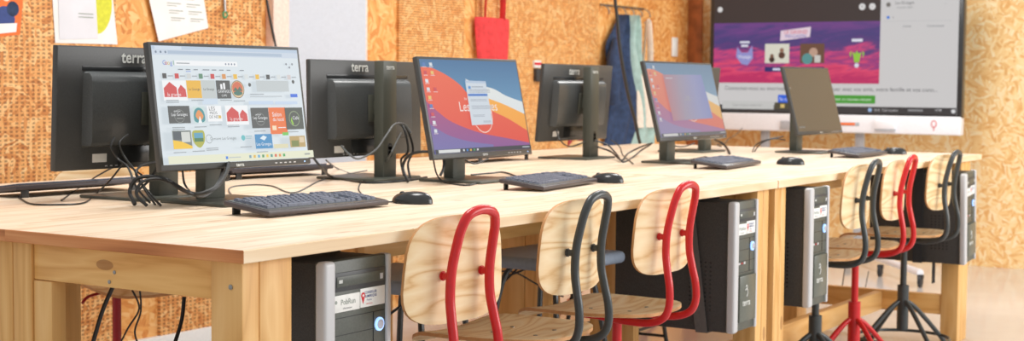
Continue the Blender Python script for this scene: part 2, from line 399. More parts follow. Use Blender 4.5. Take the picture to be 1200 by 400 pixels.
# ------------------------------------------------------------------ work tables
def table(idx, x0, x1, label):
    L = x1 - x0; Dp = 1.85
    t = thing('work_table', label, 'table', (x0, 0, 0), 0, None)
    b = MB(); b.box(0, L, 0, Dp, .874, .90, 'top', .0015, {'-x': 'top_end', '+x': 'top_end', '-y': 'top_edge', '+y': 'top_edge'}, 1); b.build('tabletop', t)
    def post(y0, y1, xa, xb, xc, side):      # a leg is two boards screwed together
        b = MB(); b.box(xa, xb, y0, y1, 0, .8735, 'post', .0025)
        b.box(xb + .0012 if xc > xb else xc, xc if xc > xb else xa - .0012, y0, y0 + (y1 - y0) * .62, 0, .8735, 'post', .0025)
        l = b.build('leg', t)
        s = MB(); sx = xa - .0008 if side < 0 else xa - .0008
        for yy, zz in (((y0 + y1) / 2 - .012, .822),): s.lathe([(.0052, 0), (.0052, -.001), (.003, -.0018)], 'steel', (sx, yy, zz), 'x', 12)
        s.build('screw', l)
    ex = L - .10 if idx == 0 else L - .27
    lx = (.03, .079, .176) if idx == 0 else (.045, .10, .145)
    rx = ((L - .105, L - .055, L - .006)) if idx == 0 else (L - .25, L - .20, L - .09)
    for (a, b_, c_), sd in ((lx, -1), (rx, 1)):
        post(.03, .112, a, b_, c_, sd); post(1.74, 1.82, a, b_, c_, sd)
    # middle legs
    for a, b_, c_, y0, y1 in ((lx[0], lx[1], lx[2], .632, .755), (lx[0], lx[1], lx[2], 1.0, 1.2), (rx[0], rx[1], rx[2], .84, 1.06)):
        b = MB(); b.box(a, b_, y0, y0 + (y1 - y0) * .48, 0, .8735, 'post', .0025); b.box(a, b_, y0 + (y1 - y0) * .48 + .0015, y1, 0, .8735, 'post', .0025)
        b.box(b_ + .001, c_, y0 + .01, y1 - .02, 0, .8735, 'post', .0025); b.build('leg', t)
    b = MB(); b.box(lx[0] + .004, lx[1] - .006, .5735, .6305, 0, .7915, 'post', .0025); b.build('leg_support', t)
    # aprons across the ends, long rails
    b = MB(); b.box(lx[0] + .006, lx[1] - .004, 1.2015, 1.7385, .793, .8735, 'rail_y', .002); b.build('end_apron', t)
    b = MB(); b.box(lx[0] + .006, lx[1] - .004, .1135, .6305, .793, .8735, 'rail_y', .002); ap = b.build('end_apron', t)
    for yy, zz in ((.385, .826), (.40, .805)): b = MB(); b.lathe([(.004, 0), (.004, -.0012), (.002, -.002)], 'steel', (lx[0] + .0055, yy, zz), 'x', 10); b.build('screw', ap)
    b = MB(); b.box(rx[0] + .006, rx[1] - .004, .1135, .8385, .793, .8735, 'rail_y', .002); b.build('end_apron', t)
    b = MB(); b.box(rx[0] + .006, rx[1] - .004, 1.0615, 1.7385, .793, .8735, 'rail_y', .002); b.build('end_apron', t)
    b = MB(); b.box(lx[2] + .002, rx[0] - .002, .90, .94, .793, .8735, 'rail_x', .002); b.build('long_rail', t)
    b = MB(); b.box(1.15, L - .3, .60, .622, .728, .772, 'rail_x', .002)
    for k in range(4): xk = 1.2 + (L - 1.6) * k / 3; b.box(xk, xk + .03, .622, .634, .728, .8735, 'strap')
    b.build('cable_shelf_rail', t)
    if idx:   # low H frame
        b = MB(); b.box(rx[0] + .004, rx[1] - .004, .1135, .8385, .13, .225, 'rail_y', .002); b.build('low_rail', t)
        b = MB(); b.box(.15, rx[0] + .002, .40, .44, .13, .22, 'rail_x', .002); b.build('stretcher', t)
        b = MB(); b.box(lx[0] + .004, lx[1] - .004, .1135, .630, .13, .225, 'rail_y', .002); b.build('low_rail', t)
    return t
table(0, 0.0, 2.668, 'long pine work table in the foreground with orange end grain at its left end')
table(1, 2.672, 5.285, 'pine work table farther back, butted against the first, ending before the bare wall')

# ------------------------------------------------------------------ chairs
def make_chair(name, colour, label, loc, rz, group):
    t = thing(name, label, 'chair', loc, rz, group); m = colour
    # seat: thin plywood, rounded, waterfall front; sitter faces +Y
    zs = .566
    def seat_z(u, v): return zs + .012 * (u ** 2) - .030 * max(0, v - .55) ** 2 / .2 + .012 * max(0, -v - .3)
    NU = 22; vs = []; fs = []
    outline = []
    K = 40
    for k in range(K):
        a = 2 * math.pi * k / K; ca, sa = math.cos(a), math.sin(a); e = .52
        u = math.copysign(abs(ca) ** e, ca); v = math.copysign(abs(sa) ** e, sa)
        w = .200 - .018 * max(0, -v); outline.append((u, v, w))
    rings = [0, .35, .65, .85, .97, 1.0]
    for sgn, dz in ((1, 0), (-1, -.012)):
        for q in rings[1:]:
            for u, v, w in outline: vs.append((u * q * w, .055 + v * q * .215, seat_z(u * q, v * q) + dz + (-.0015 * sgn if q == 1 else 0)))
        vs.append((0, .055, seat_z(0, 0) + dz))
    nr = len(rings) - 1; S2 = nr * K + 1
    top, bot, edge = [], [], []
    for r_ in range(nr - 1):
        for k in range(K):
            l = (k + 1) % K; top.append((r_ * K + k, r_ * K + l, (r_ + 1) * K + l, (r_ + 1) * K + k)); bot.append(tuple(S2 + i for i in (r_ * K + k, (r_ + 1) * K + k, (r_ + 1) * K + l, r_ * K + l)))
    for k in range(K):
        l = (k + 1) % K; top.append((nr * K, l, k)[::-1]); bot.append((S2 + nr * K, S2 + k, S2 + l)[::-1])
        edge.append(((nr - 1) * K + k, (nr - 1) * K + l, S2 + (nr - 1) * K + l, S2 + (nr - 1) * K + k))
    b = MB(); b.add(vs, top + bot, 'ply', True); b.add(vs, edge, 'ply_edge', True); so = b.build('seat', t)
    for sx in (-.05, .05):
        for sy in (-.07, .06): b = MB(); b.lathe([(.006, .0), (.006, .0015), (.003, .002)], 'steel', (sx, sy, seat_z(sx / .2, (sy - .055) / .215)), 'z', 10); b.build('screw', so)
    # backrest: curved shield of plywood
    zc, hw, hh = .806, .172, .122; yb = -.168
    def bp(u, v, off):
        x = u * (hw - .012 * v); z = zc + v * hh; y = yb + .020 * u * u + off - .05 * (z - zc)
        return (x, y, z)
    vs = []; out = []
    for k in range(K):
        a = 2 * math.pi * k / K; ca, sa = math.cos(a), math.sin(a); e = .56
        out.append((math.copysign(abs(ca) ** e, ca), math.copysign(abs(sa) ** e, sa)))
    for off in (.005, -.005):
        for q in rings[1:]:
            for u, v in out: vs.append(bp(u * q, v * q, off * (.75 if q == 1 else 1)))
        vs.append(bp(0, 0, off))
    b = MB(); b.add(vs, top + bot, 'ply', True); b.add(vs, edge, 'ply_edge', True); bo = b.build('backrest', t)
    # bent tube frame: one loop running up behind the backrest
    r = .0112; side = []
    for pz, py, px in ((.552, .02, .075), (.546, -.08, .078), (.548, -.150, .080), (.566, -.196, .082), (.60, -.214, .082), (.65, -.214, .079), (.70, -.204, .075), (.75, -.196, .071), (.81, -.198, .068), (.87, -.210, .064), (.905, -.219, .059), (.932, -.226, .043), (.942, -.229, .0)):
        side.append((px, py, pz))
    path = side + [(-x, y, z) for x, y, z in side[-2::-1]]
    b = MB(); b.tube(path, r, m, 12, n=5)
    for sx in (-1, 1): b.cyl((sx * .069, -.197, .795), (sx * .069, yb - .002, .795), .0085, m, seg=12)
    for sx in (-1, 1): b.lathe([(.0110, 0), (.0110, .003)], m, (sx * .069, yb - .0075, .795), 'y', 12)
    b.box(-.085, .085, -.035, .065, .543, .557, m, .003); b.build('bent_frame', t)
    b = MB(); b.cyl((0, 0, .30), (0, 0, .545), .0145, m, seg=16); b.cyl((0, 0, .530), (0, 0, .544), .032, m, .036); b.build('gas_column', t)
    b = MB(); b.cyl((0, 0, .135), (0, 0, .335), .0255, m, seg=18); b.build('sleeve', t)
    b = MB(); b.tube([(.02, .012, .528), (.07, .06, .525), (.14, .10, .520), (.165, .115, .503)], .005, m, 8); b.build('height_lever', t)
    for k in range(4):
        a = R(45 + 90 * k + 8); c_, s_ = math.cos(a), math.sin(a)
        b = MB(); b.tube([(c_ * .02, s_ * .02, .262), (c_ * .07, s_ * .07, .228), (c_ * .17, s_ * .17, .13), (c_ * .24, s_ * .24, .055), (c_ * .285, s_ * .285, .010)], .0105, m, 10)
        lg = b.build('leg', t)
        b = MB(); b.lathe([(.014, 0), (.014, .008), (.011, .016)], 'plastic', (c_ * .287, s_ * .287, 0), 'z', 12); b.build('foot_cap', lg)
    b = MB(); b.tube([(math.cos(2 * math.pi * k / 24) * .205, math.sin(2 * math.pi * k / 24) * .205, .098) for k in range(24)], .0075, m, 8, closed=True, n=2); b.build('foot_ring', t)
    return t
G = 'high swivel chairs with plywood seats'
cr = make_chair('swivel_chair', 'red', 'red framed plywood swivel chair nearest the camera, right of the first computer tower', (.668, .110, 0), R(-5), G)
ck = make_chair('swivel_chair', 'black', 'black framed plywood swivel chair standing between the two nearest red ones', (1.215, .125, 0), R(1), G)
dup(cr, 'x', (1.73, .115, 0), R(-2), G)['label'] = 'second red framed swivel chair from the camera, left of the big black computer tower'
dup(ck, 'black framed plywood swivel chair just right of the tower under the second table', (3.385, .125, 0), R(2), G)
dup(cr, 'red framed plywood swivel chair at the far table between two black framed ones', (3.835, .125, 0), R(3), G)
dup(ck, 'farthest black framed plywood swivel chair, beside the last tower at the table end', (4.47, .12, 0), R(-1), G)
cb = make_chair('swivel_chair', 'darkred', 'plywood chair with dark red frame on the far side, behind the nearest rear-facing monitor', (1.39, 1.83, 0), R(160), G)
dup(cb, 'dark red framed chair on the far side, seen through the legs below the table', (4.68, 1.74, 0), R(170), G)

# ------------------------------------------------------------------ monitors
def bez(pts, n=8): return [(p.x, p.y) for p in smooth_path([(x, y, 0) for x, y in pts], n, True)]
class Screen:
    """flat pictures on a screen; u runs right, v down, both 0..1"""
    def __init__(s, T, w, h, y): s.b = MB(T); s.b.norecalc = True; s.w, s.h, s.y, s.k = w, h, y, 0
    def p(s, u, v): return ((u - .5) * s.w, s.y - .00012 * s.k, (.5 - v) * s.h)
    def poly(s, pts, mat):
        s.k += 1; s.b.add([s.p(u, v) for u, v in pts], [tuple(range(len(pts)))], mat); return s
    def rect(s, u0, v0, u1, v1, mat): return s.poly([(u0, v0), (u1, v0), (u1, v1), (u0, v1)][::-1], mat)
    def disc(s, u, v, r, mat, n=20, r2=None):
        a = s.w / s.h
        return s.poly([(u + r * math.cos(-2 * math.pi * k / n), v + (r2 or r * a) * math.sin(-2 * math.pi * k / n)) for k in range(n)], mat)
    def ringline(s, u, v, r, th, mat, n=28):
        a = s.w / s.h; s.k += 1; vs = []
        for k in range(n):
            for q in (r, r - th): vs.append(s.p(u + q * math.cos(2 * math.pi * k / n), v + q * a * math.sin(2 * math.pi * k / n)))
        s.b.add(vs, [(2 * k, 2 * k + 1, (2 * k + 3) % (2 * n), (2 * k + 2) % (2 * n)) for k in range(n)], mat); return s
    def text(s, t, u, v, size, mat):
        s.k += 1; x, y, z = s.p(u, v); s.b.text(t, size * s.h, front(x, y, z), mat); return s

BLUE = (226, 234, 240)
def page_browser(T, w, h, y):
    s = Screen(T, w, h, y); W_, DK, G, RD = em((246, 248, 250)), em((72, 76, 76)), em((196, 202, 204)), em((212, 62, 62))
    s.rect(0, 0, 1, 1, em((222, 232, 238)))
    s.rect(0, 0, 1, .03, em((190, 208, 228))); s.rect(.0, .03, 1, .078, em((206, 218, 232))); s.rect(.10, .04, .88, .068, em((176, 194, 214))); s.rect(.02, .004, .19, .03, em((214, 226, 240)))
    for i in range(3): s.disc(.025 + .03 * i, .054, .006, em((120, 136, 156)))
    for i, c in enumerate(((86, 120, 214), (214, 80, 70), (226, 186, 70), (86, 120, 214), (80, 160, 96), (214, 80, 70))): s.text('Google'[i], .066 + .0155 * i + (.004 if i == 0 else 0), .145, .055, em(c))
    s.rect(.134, .124, .55, .166, W_); s.rect(.145, .142, .23, .150, em((150, 156, 162)))
    for u in (.47, .49, .51, .53): s.disc(u, .146, .005, em((130, 140, 160)))
    for i, u in enumerate((.15, .20, .25, .31, .37, .42, .47, .56)): s.rect(u, .196, u + (.032, .03, .028, .044, .03, .03, .025, .03)[i], .204, em((120, 128, 138)))
    s.rect(.198, .214, .23, .219, em((70, 120, 220)))
    for i in range(3): s.disc(.90 + .022 * i, .135 + .03 * (i % 2), .006, em((130, 136, 146)))
    for i, c in enumerate(((70, 70, 70), (206, 60, 60), (210, 214, 214), (90, 140, 110), (206, 60, 60), (220, 150, 80), (238, 190, 60), (220, 226, 226), (238, 190, 60), (70, 74, 76), (220, 226, 226), (214, 204, 204))):
        u = .045 + .077 * i; s.rect(u, .235, u + .026, .278, em(c)); s.rect(u + .033, .252, u + .066, .261, em((160, 166, 172)))
    def house(u0, v0, u1, v1, cap=True):
        du, dv = u1 - u0, v1 - v0; P = lambda a, b: (u0 + a * du, v0 + b * dv)
        s.rect(u0 - .006, v0 - .01, u1 + .006, v1 + .03, W_)
        s.poly([P(0, 1), P(0, .42), P(.28, .02), P(.58, .38), P(.60, 1)][::-1], RD)
        s.poly([P(.63, .9), P(.63, .52), P(.78, .2), P(.98, .5), P(1, 1), P(.63, 1)][::-1], RD)
        for k in range(6): s.rect(*P(.65 + .05 * k, .55), *P(.655 + .05 * k, .95), em((240, 150, 150)))
        s.text('la grange', (u0 + u1) / 2 - .01, v0 + dv * .84, .042, em((252, 236, 236)))
    house(.04, .306, .18, .436)
    s.rect(.184, .295, .278, .446, em((238, 184, 48))); s.text('La Grange', .231, .37, .032, DK)
    s.rect(.28, .293, .372, .45, em((196, 204, 204))); s.rect(.275, .45, .377, .50, em((206, 222, 238))); s.text('La Grange', .326, .37, .030, DK)
    s.rect(.377, .293, .472, .451, DK); s.rect(.405, .325, .418, .37, W_); s.rect(.424, .315, .437, .37, W_); s.text('GRANGE', .424, .39, .035, W_); s.text('CAFE', .424, .425, .026, W_)
    s.disc(.52, .37, .045, em((232, 206, 160)), r2=.078); s.disc(.52, .365, .037, em((214, 106, 70)), r2=.062); s.poly([(.488, .385), (.505, .35), (.52, .375), (.535, .345), (.553, .385)][::-1], em((70, 110, 90))); s.disc(.52, .405, .030, em((60, 116, 104)), r2=.02); s.ringline(.52, .37, .045, .004, em((120, 90, 60)))
    s.disc(.606, .33, .010, DK); s.rect(.653, .291, .888, .39, em((196, 204, 206))); s.disc(.925, .30, .010, DK)
    s.rect(.60, .41, .70, .418, em((160, 168, 176))); s.rect(.60, .43, .83, .437, em((176, 184, 190))); s.rect(.893, .411, .946, .442, em((52, 110, 224)))
    s.rect(.586, .475, .762, .505, em((200, 218, 240))); s.rect(.772, .479, .939, .506, em((200, 218, 240)))
    for u, v in ((.04, .462), (.04, .478), (.20, .462), (.39, .462), (.48, .47), (.06, .69), (.06, .705), (.20, .69), (.30, .675), (.42, .68), (.42, .695), (.60, .74), (.84, .755), (.05, .90), (.17, .895), (.26, .875), (.49, .875), (.26, .89), (.60, .925)):
        s.rect(u, v, u + .08, v + .007, em((150, 158, 164)))
    def round_logo(u0, v0, u1, v1, t, c2=(230, 232, 232)):
        s.rect(u0, v0, u1, v1, DK); cu, cv = (u0 + u1) / 2, (v0 + v1) / 2; s.ringline(cu, cv + .012, .032, .002, em((150, 156, 152)))
        s.text('presque', cu - .012, cv - .03, .022, W_); s.text(t, cu, cv, .036, W_); s.rect(cu - .02, cv + .03, cu + .02, cv + .034, em((200, 204, 200)))
    round_logo(.041, .513, .178, .66, 'Les Granges')
    s.rect(.198, .52, .273, .662, em((206, 226, 224))); s.poly(bez([(.202, .64), (.205, .56), (.235, .53), (.266, .56), (.27, .64), (.235, .658)])[::-1], em((58, 146, 152))); s.poly(bez([(.212, .60), (.235, .55), (.262, .60), (.24, .64)])[::-1], em((232, 150, 82))); s.poly([(.225, .66), (.238, .60), (.25, .66)][::-1], W_)
    s.rect(.29, .515, .385, .65, W_); s.text('LES', .322, .54, .050, DK); s.text('PIEDS', .33, .578, .036, DK); s.text('DE NEZ', .335, .612, .036, DK); s.rect(.36, .60, .378, .625, em((224, 190, 90)))
    house(.416, .524, .558, .654)
    round_logo(.581, .537, .707, .718, 'Les Granges')
    s.rect(.707, .537, .832, .776, em((238, 112, 34))); s.text('Salon', .765, .60, .055, W_); s.text('du local', .772, .645, .045, W_); s.rect(.722, .70, .752, .74, em((250, 226, 190))); s.rect(.765, .715, .82, .722, W_); s.rect(.79, .762, .835, .79, em((110, 200, 80)))
    s.rect(.825, .539, .956, .738, em((70, 78, 70))); s.ringline(.89, .64, .040, .004, em((150, 168, 130))); s.text('Cafe', .90, .635, .045, W_); s.poly([(.873, .70), (.862, .66), (.868, .62), (.874, .66), (.882, .69)][::-1], em((150, 206, 60)))
    s.rect(.044, .722, .163, .876, em((120, 130, 126))); s.rect(.05, .73, .10, .80, em((70, 82, 90))); s.rect(.10, .735, .155, .82, em((214, 218, 212))); s.poly([(.044, .876), (.044, .80), (.10, .815), (.163, .855), (.163, .876)][::-1], em((248, 200, 30)))
    s.poly(bez([(.172, .735), (.21, .724), (.246, .735), (.245, .82), (.21, .872), (.173, .82)])[::-1], em((176, 178, 60))); s.rect(.18, .745, .238, .81, em((84, 160, 190))); s.rect(.18, .79, .238, .82, em((60, 120, 70)))
    s.ringline(.275, .80, .022, .003, em((150, 158, 160))); s.text('Domaine Les Granges', .37, .80, .034, em((110, 120, 124))); s.disc(.505, .80, .014, em((96, 190, 196))); s.rect(.522, .785, .565, .791, em((120, 180, 190))); s.rect(.522, .803, .56, .809, em((150, 190, 196)))
    s.rect(.585, .773, .707, .901, em((46, 140, 196))); s.poly([(.62, .81), (.645, .785), (.67, .80), (.65, .83)][::-1], em((226, 240, 248))); s.text('Les Granges', .645, .862, .038, W_)
    s.rect(.714, .867, .818, .904, em((224, 218, 180))); s.rect(.834, .799, .949, .901, em((190, 160, 96))); s.rect(.845, .84, .90, .895, em((120, 132, 60))); s.rect(.905, .81, .94, .86, em((226, 206, 170)))
    s.rect(0, .935, 1, 1, em((232, 234, 206)))
    for i, c in enumerate(((60, 130, 226), (120, 160, 180), (226, 180, 60), (90, 170, 220), (70, 150, 90), (240, 200, 60), (60, 150, 140), (220, 90, 60), (230, 140, 60), (70, 170, 90))): s.rect((.37 if i == 0 else .50 + .03 * i), .955, (.385 if i == 0 else .515 + .03 * i), .98, em(c))
    s.rect(.39, .963, .47, .972, em((190, 200, 200))); s.rect(.93, .96, .97, .975, em((160, 166, 160)))
    return s.b

def page_desktop(T, w, h, y, haze=False):
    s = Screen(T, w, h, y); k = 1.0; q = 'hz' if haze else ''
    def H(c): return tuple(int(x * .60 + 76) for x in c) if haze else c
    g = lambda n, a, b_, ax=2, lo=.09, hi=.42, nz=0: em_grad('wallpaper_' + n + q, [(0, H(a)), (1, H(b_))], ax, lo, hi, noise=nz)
    s.rect(0, 0, 1, 1, g('sky', (120, 178, 214), (62, 108, 152)))
    s.poly([(0, .03)] + bez([(.024, .091), (.126, .102), (.24, .166), (.351, .262), (.439, .398), (.626, .541), (.807, .648), (1.0, .80), (1.0, 1.0), (0, 1.0)])[:56] + [(1, .8), (1, 1), (0, 1)], g('red', (196, 66, 86), (232, 104, 70), 0, -.3, .3)) if False else None
    band = lambda top, bot: [tuple(p) for p in top] + [tuple(p) for p in bot[::-1]]
    cur = lambda pts: [(p.x, p.y) for p in smooth_path([(a, b_, 0) for a, b_ in pts], 8)]
    s.poly(band(cur([(.42, .20), (.55, .27), (.70, .31), (.83, .39), (1, .46)]), cur([(.42, .20), (.50, .33), (.60, .43), (.79, .50), (1, .60)]))[::-1], g('wave', (208, 222, 232), (232, 232, 224)))
    s.poly(band(cur([(.45, .33), (.60, .405), (.79, .487), (1, .60)]), cur([(.45, .33), (.60, .52), (.80, .66), (1, .80)]))[::-1], g('gold', (240, 150, 60), (248, 190, 84)))
    top = cur([(0, .085), (.06, .085), (.126, .10), (.24, .166), (.351, .262), (.439, .38), (.626, .541), (.807, .648), (1, .79)])
    s.poly(band(top, [(0, 1), (1, 1)])[::-1], g('red', (222, 70, 60), (236, 112, 82)))
    mag = cur([(0, .44), (.10, .56), (.22, .67), (.47, .79), (.77, .87), (1, .93)])
    s.poly(band(mag, [(0, 1), (1, 1)])[::-1], g('plum', (130, 84, 150), (198, 74, 96)))
    s.poly(band(cur([(0, .68), (.15, .80), (.35, .88), (.6, .93)]), [(0, 1), (.6, 1)])[::-1], g('violet', (110, 110, 170), (150, 80, 140)))
    s.text('Les Granges', .51, .51, .15, em(H((250, 236, 230)))); s.text('bar', .39, .42, .04, em(H((250, 236, 230)))); s.ringline(.535, .60, .105, .005, em(H((250, 226, 214))))
    for i in range(9):
        for j in range(2 if i in (0, 1, 3) else 1):
            u, v = .035 + .065 * j, .055 + .088 * i; c = [(90, 130, 190), (220, 226, 232), (212, 80, 90), (236, 200, 120), (228, 234, 240)][(i * 2 + j) % 5]
            s.rect(u - .014, v - .018, u + .014, v + .018, em(H(c))); s.rect(u - .02, v + .025, u + .02, v + .031, em(H((238, 222, 222))))
    s.rect(0, .955, 1, 1, em(H((44, 52, 66)))); s.rect(.03, .96, .24, .993, em(H((224, 226, 226))))
    for i in range(5): s.rect(.27 + .035 * i, .965, .285 + .035 * i, .985, em(H(((220, 226, 232), (60, 140, 220), (236, 190, 70), (70, 170, 110), (230, 230, 234))[i])))
    s.rect(.90, .97, .98, .982, em(H((180, 190, 200))))
    if not haze:
        s.poly([(.405, .224), (.618, .23), (.619, .707), (.399, .712)][::-1], em((212, 222, 232))); s.poly([(.405, .224), (.618, .23), (.618, .255), (.404, .25)][::-1], em((186, 204, 226)))
        s.rect(.425, .285, .45, .315, em((86, 150, 214))); s.rect(.46, .29, .58, .297, em((130, 140, 156)))
        s.rect(.41, .37, .612, .395, em((70, 126, 206)))
        for v in (.32, .335, .35, .43, .445, .50, .515, .53, .60, .615): s.rect(.425, v, .425 + (.12 + .05 * (int(v * 1000) % 3)), v + .006, em((166, 174, 186)))
        s.rect(.52, .665, .60, .69, em((190, 200, 212)))
    else:
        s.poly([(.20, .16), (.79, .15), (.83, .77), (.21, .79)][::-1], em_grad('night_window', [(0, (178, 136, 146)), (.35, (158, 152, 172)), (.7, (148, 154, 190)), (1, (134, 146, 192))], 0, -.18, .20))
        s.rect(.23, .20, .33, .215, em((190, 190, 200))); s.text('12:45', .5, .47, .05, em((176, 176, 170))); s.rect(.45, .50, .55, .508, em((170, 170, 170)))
    return s.b

def page_dark(T, w, h, y):
    s = Screen(T, w, h, y); t = NT('hazed_dark_screen')
    t.b.inputs['Base Color'].default_value = lin((54, 53, 50)); t.b.inputs['Roughness'].default_value = .16; t.b.inputs['Emission Color'].default_value = lin((90, 86, 78)); t.b.inputs['Emission Strength'].default_value = .38  # grey haze on the switched-off glass, painted in as faint emission
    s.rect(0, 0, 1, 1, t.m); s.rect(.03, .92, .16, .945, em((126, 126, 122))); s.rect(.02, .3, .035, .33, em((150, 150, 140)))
    return s.b

def make_monitor(label, loc, rz, tilt, page=None, w=.60, h=.327, zc=.26, colh=.40, group='flat monitors on black stands'):
    t = thing('computer_monitor', label, 'monitor', loc, rz, group)
    b = MB(); b.box(-.13, .13, -.19, .055, 0, .009, 'stand', .004); b.build('base_plate', t)
    b = MB(); b.box(-.037, .037, -.020, .020, .008, colh, 'stand', .004)
    c_ = b.build('stand_column', t)
    b = MB(); b.lathe([(.012, 0), (.012, .0012)], 'gloss', (0, .0195, .085), 'y', 16); b.lathe([(.012, 0), (.012, .0012)], 'gloss', (0, .0195, .11), 'y', 16); b.box(-.012, .012, .0195, .0207, .085, .11, 'gloss'); b.build('cable_hole', c_)
    b = MB(); b.text('terra', .022, front(0, .0206, colh - .022, math.pi), 'logo', True); b.build('lettering', c_)
    T = Matrix.Translation((0, -.09, zc)) @ Matrix.Rotation(-tilt, 4, 'X')
    b = MB(T); b.box(-.045, .045, .052, .056, -.045, .045, 'stand', .001); b.cyl((0, .054, 0), (0, .074, 0), .022, 'plastic'); b.box(-.022, .022, .055, .07, -.02, .02, 'stand', .002); b.build('mounting_arm', t)
    b = MB(T); b.box(-w / 2, w / 2, .0005, .020, -h / 2, h / 2, 'bezel', .0035); hs = b.build('housing', t)
    b = MB(T)   # moulded rear cover with a rounded upper lip
    prof = [(.020, .098), (.034, .094), (.043, .084), (.046, .070), (.048, .03), (.050, -.085), (.044, -.098), (.020, -.104)]
    vs = []; ws = w * .36
    for sx, sc in ((-1, 1.0), (-1, .96), (1, .96), (1, 1.0)):
        for j, (yy, zz) in enumerate(prof): vs.append((sx * ws * sc, .020 if sc == 1.0 else yy, zz))
    n = len(prof); fs = [(i * n + j, i * n + j + 1, (i + 1) * n + j + 1, (i + 1) * n + j) for i in range(3) for j in range(n - 1)]
    b.add(vs, fs, 'plastic2'); b.box(-ws - .004, ws + .004, .0195, .0215, .099, .112, 'gloss', .001); b.build('rear_cover', hs)
    b = MB(T)
    b.box(-.14, .095, .0195, .0225, -.150, -.104, 'gloss', .001); b.build('port_recess', hs)
    b = MB(T); b.box(.135, .185, .0197, .0205, -.145, -.122, 'label'); b.box(.13, .19, .0196, .0199, -.148, -.108, 'gloss'); b.build('white_sticker', hs)
    b = MB(T); b.text('terra', .045, front(.045, .0208, .136, math.pi), 'logo', True); b.build('lettering', hs)
    b = MB(T)
    for k in range(5): b.box(.06 + .018 * k, .068 + .018 * k, .0197, .0208, -h / 2 + .007, -h / 2 + .010, 'silver')
    b.build('button', hs)
    if page is None:
        b = MB(T); b.box(-w / 2 + .009, w / 2 - .009, 0, .001, -h / 2 + .016, h / 2 - .009, 'gloss'); b.build('screen', t)
    else:
        T2 = T @ Matrix.Translation((0, 0, .0035)); sb = page(T2, w - .018, h - .025, .0002); sb.build('screen', t)
    b = MB(T); b.text('terra', .014, front(0, .0003, -h / 2 + .0075), 'logo', True); b.build('lettering', hs)
    for k in range(5): b = MB(T); b.box(w * .24 + .018 * k, w * .24 + .008 + .018 * k, .0001, .001, -h / 2 + .006, -h / 2 + .0085, 'silver'); b.build('touch_button', hs)
    b = MB(T); b.box(w * .45, w * .45 + .004, .0001, .001, -h / 2 + .006, -h / 2 + .009, 'led'); b.build('power_light', hs)
    return t
Z = .90
make_monitor('large monitor showing a browser page of coloured logo thumbnails, nearest the camera', (.838, .880, Z), R(-3), R(8.5), page_browser, .545, .328, .257)
make_monitor('monitor showing a red and blue wave wallpaper with a white pop-up window', (1.985, .870, Z), R(0), R(12), page_desktop, .590, .330, .245)
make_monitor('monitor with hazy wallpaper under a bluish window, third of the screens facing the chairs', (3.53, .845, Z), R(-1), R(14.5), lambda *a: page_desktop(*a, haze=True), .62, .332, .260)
make_monitor('switched-off grey monitor in front of the big wall display', (4.835, .785, Z), R(-2), R(15), page_dark, .55, .335, .256)
make_monitor('rear-facing monitor partly behind the browser screen, seen from the back', (.83, 1.045, Z), R(180), R(2.5), None, .62, .328, .248)
make_monitor('rear-facing monitor in front of the white ribbed door, seen from the back', (1.868, 1.070, Z), R(180), R(-1), None, .60, .318, .236, .395)
make_monitor('rear-facing monitor in front of the hanging coats, seen from the back', (3.552, 1.225, Z), R(180), R(5), None, .60, .330, .245)
make_monitor('rear-facing monitor hidden almost wholly behind the hazy third screen', (4.52, 1.13, Z), R(180), R(5), None, .60, .33, .25)

# ------------------------------------------------------------------ keyboards and mice
key_me = {}
def keycap(w):
    if w not in key_me:
        b = MB(); vs = []
        for q, zz in ((1, 0), (.80, .0055)):
            for sx, sy in ((-1, -1), (1, -1), (1, 1), (-1, 1)): vs.append((sx * (w / 2 if q == 1 else w / 2 - .0022), sy * (.0078 if q == 1 else .0062), zz))
        b.add(vs, [(0, 1, 5, 4), (1, 2, 6, 5), (2, 3, 7, 6), (3, 0, 4, 7), (4, 5, 6, 7), (3, 2, 1, 0)], 'key'); o = b.build('key'); key_me[w] = o.data; D.objects.remove(o)
    return key_me[w]
def key_layout():
    out = []; p = .0182; x0 = -.205
    rows = [[1] * 1 + [0, 1, 1, 1, 1, 0, 1, 1, 1, 1, 0, 1, 1, 1], [1] * 13 + [2], [1.5] + [1] * 12 + [1.5], [1.75] + [1] * 11 + [2.25], [1.25] + [1] * 11 + [2.75], [1.5, 1.25, 1.25, 5.5, 1.25, 1.25, 1.5, 1.5]]
    for r_, row in enumerate(rows):
        x = x0; y = .054 - r_ * .0185 - (.004 if r_ else 0)
        for k in row:
            if k >= 1: out.append((x + k * p / 2, y, k * p - .0018))
            x += (k if k else .6) * p
        for c in range(3):
            if r_ in (0, 1, 2) or (r_ == 4 and c == 1) or r_ == 5: out.append((.074 + c * p, y, p - .0018))
        for c in range(4):
            if r_ and not (r_ == 5 and c == 1): out.append((.136 + c * p, y, p - .0018))
    return out
def make_keyboard(label, loc, rz, keys=True):
    t = thing('computer_keyboard', label, 'keyboard', loc, rz, 'black keyboards')
    T = Matrix.Translation((0, -.075, .004)) @ Matrix.Rotation(R(7), 4, 'X') @ Matrix.Translation((0, .075, 0))
    b = MB(T); b.box(-.225, .225, -.076, .074, 0, .013, 'kbody', .004); b.box(-.219, .219, -.070, .068, .0125, .0142, 'plastic2', .0006); b.build('body', t)
    for sx in (-1, 1):
        b = MB(); b.box(sx * .19 - .012, sx * .19 + .012, .060, .066, 0, .024, 'plastic', .001); b.build('foot', t)
    if keys:
        for x, y, w in key_layout():
            o = D.objects.new('key', keycap(round(w, 4))); COL.objects.link(o); o.parent = t
            o.matrix_local = T @ Matrix.Translation((x, y, .0142))
    else:
        b = MB(T)
        for r_ in range(6): b.box(-.205, .205, .046 - r_ * .0188, .061 - r_ * .0188, .0142, .019, 'key', .001)
        o = b.build('keys', t); o['kind'] = 'stuff'
    return t
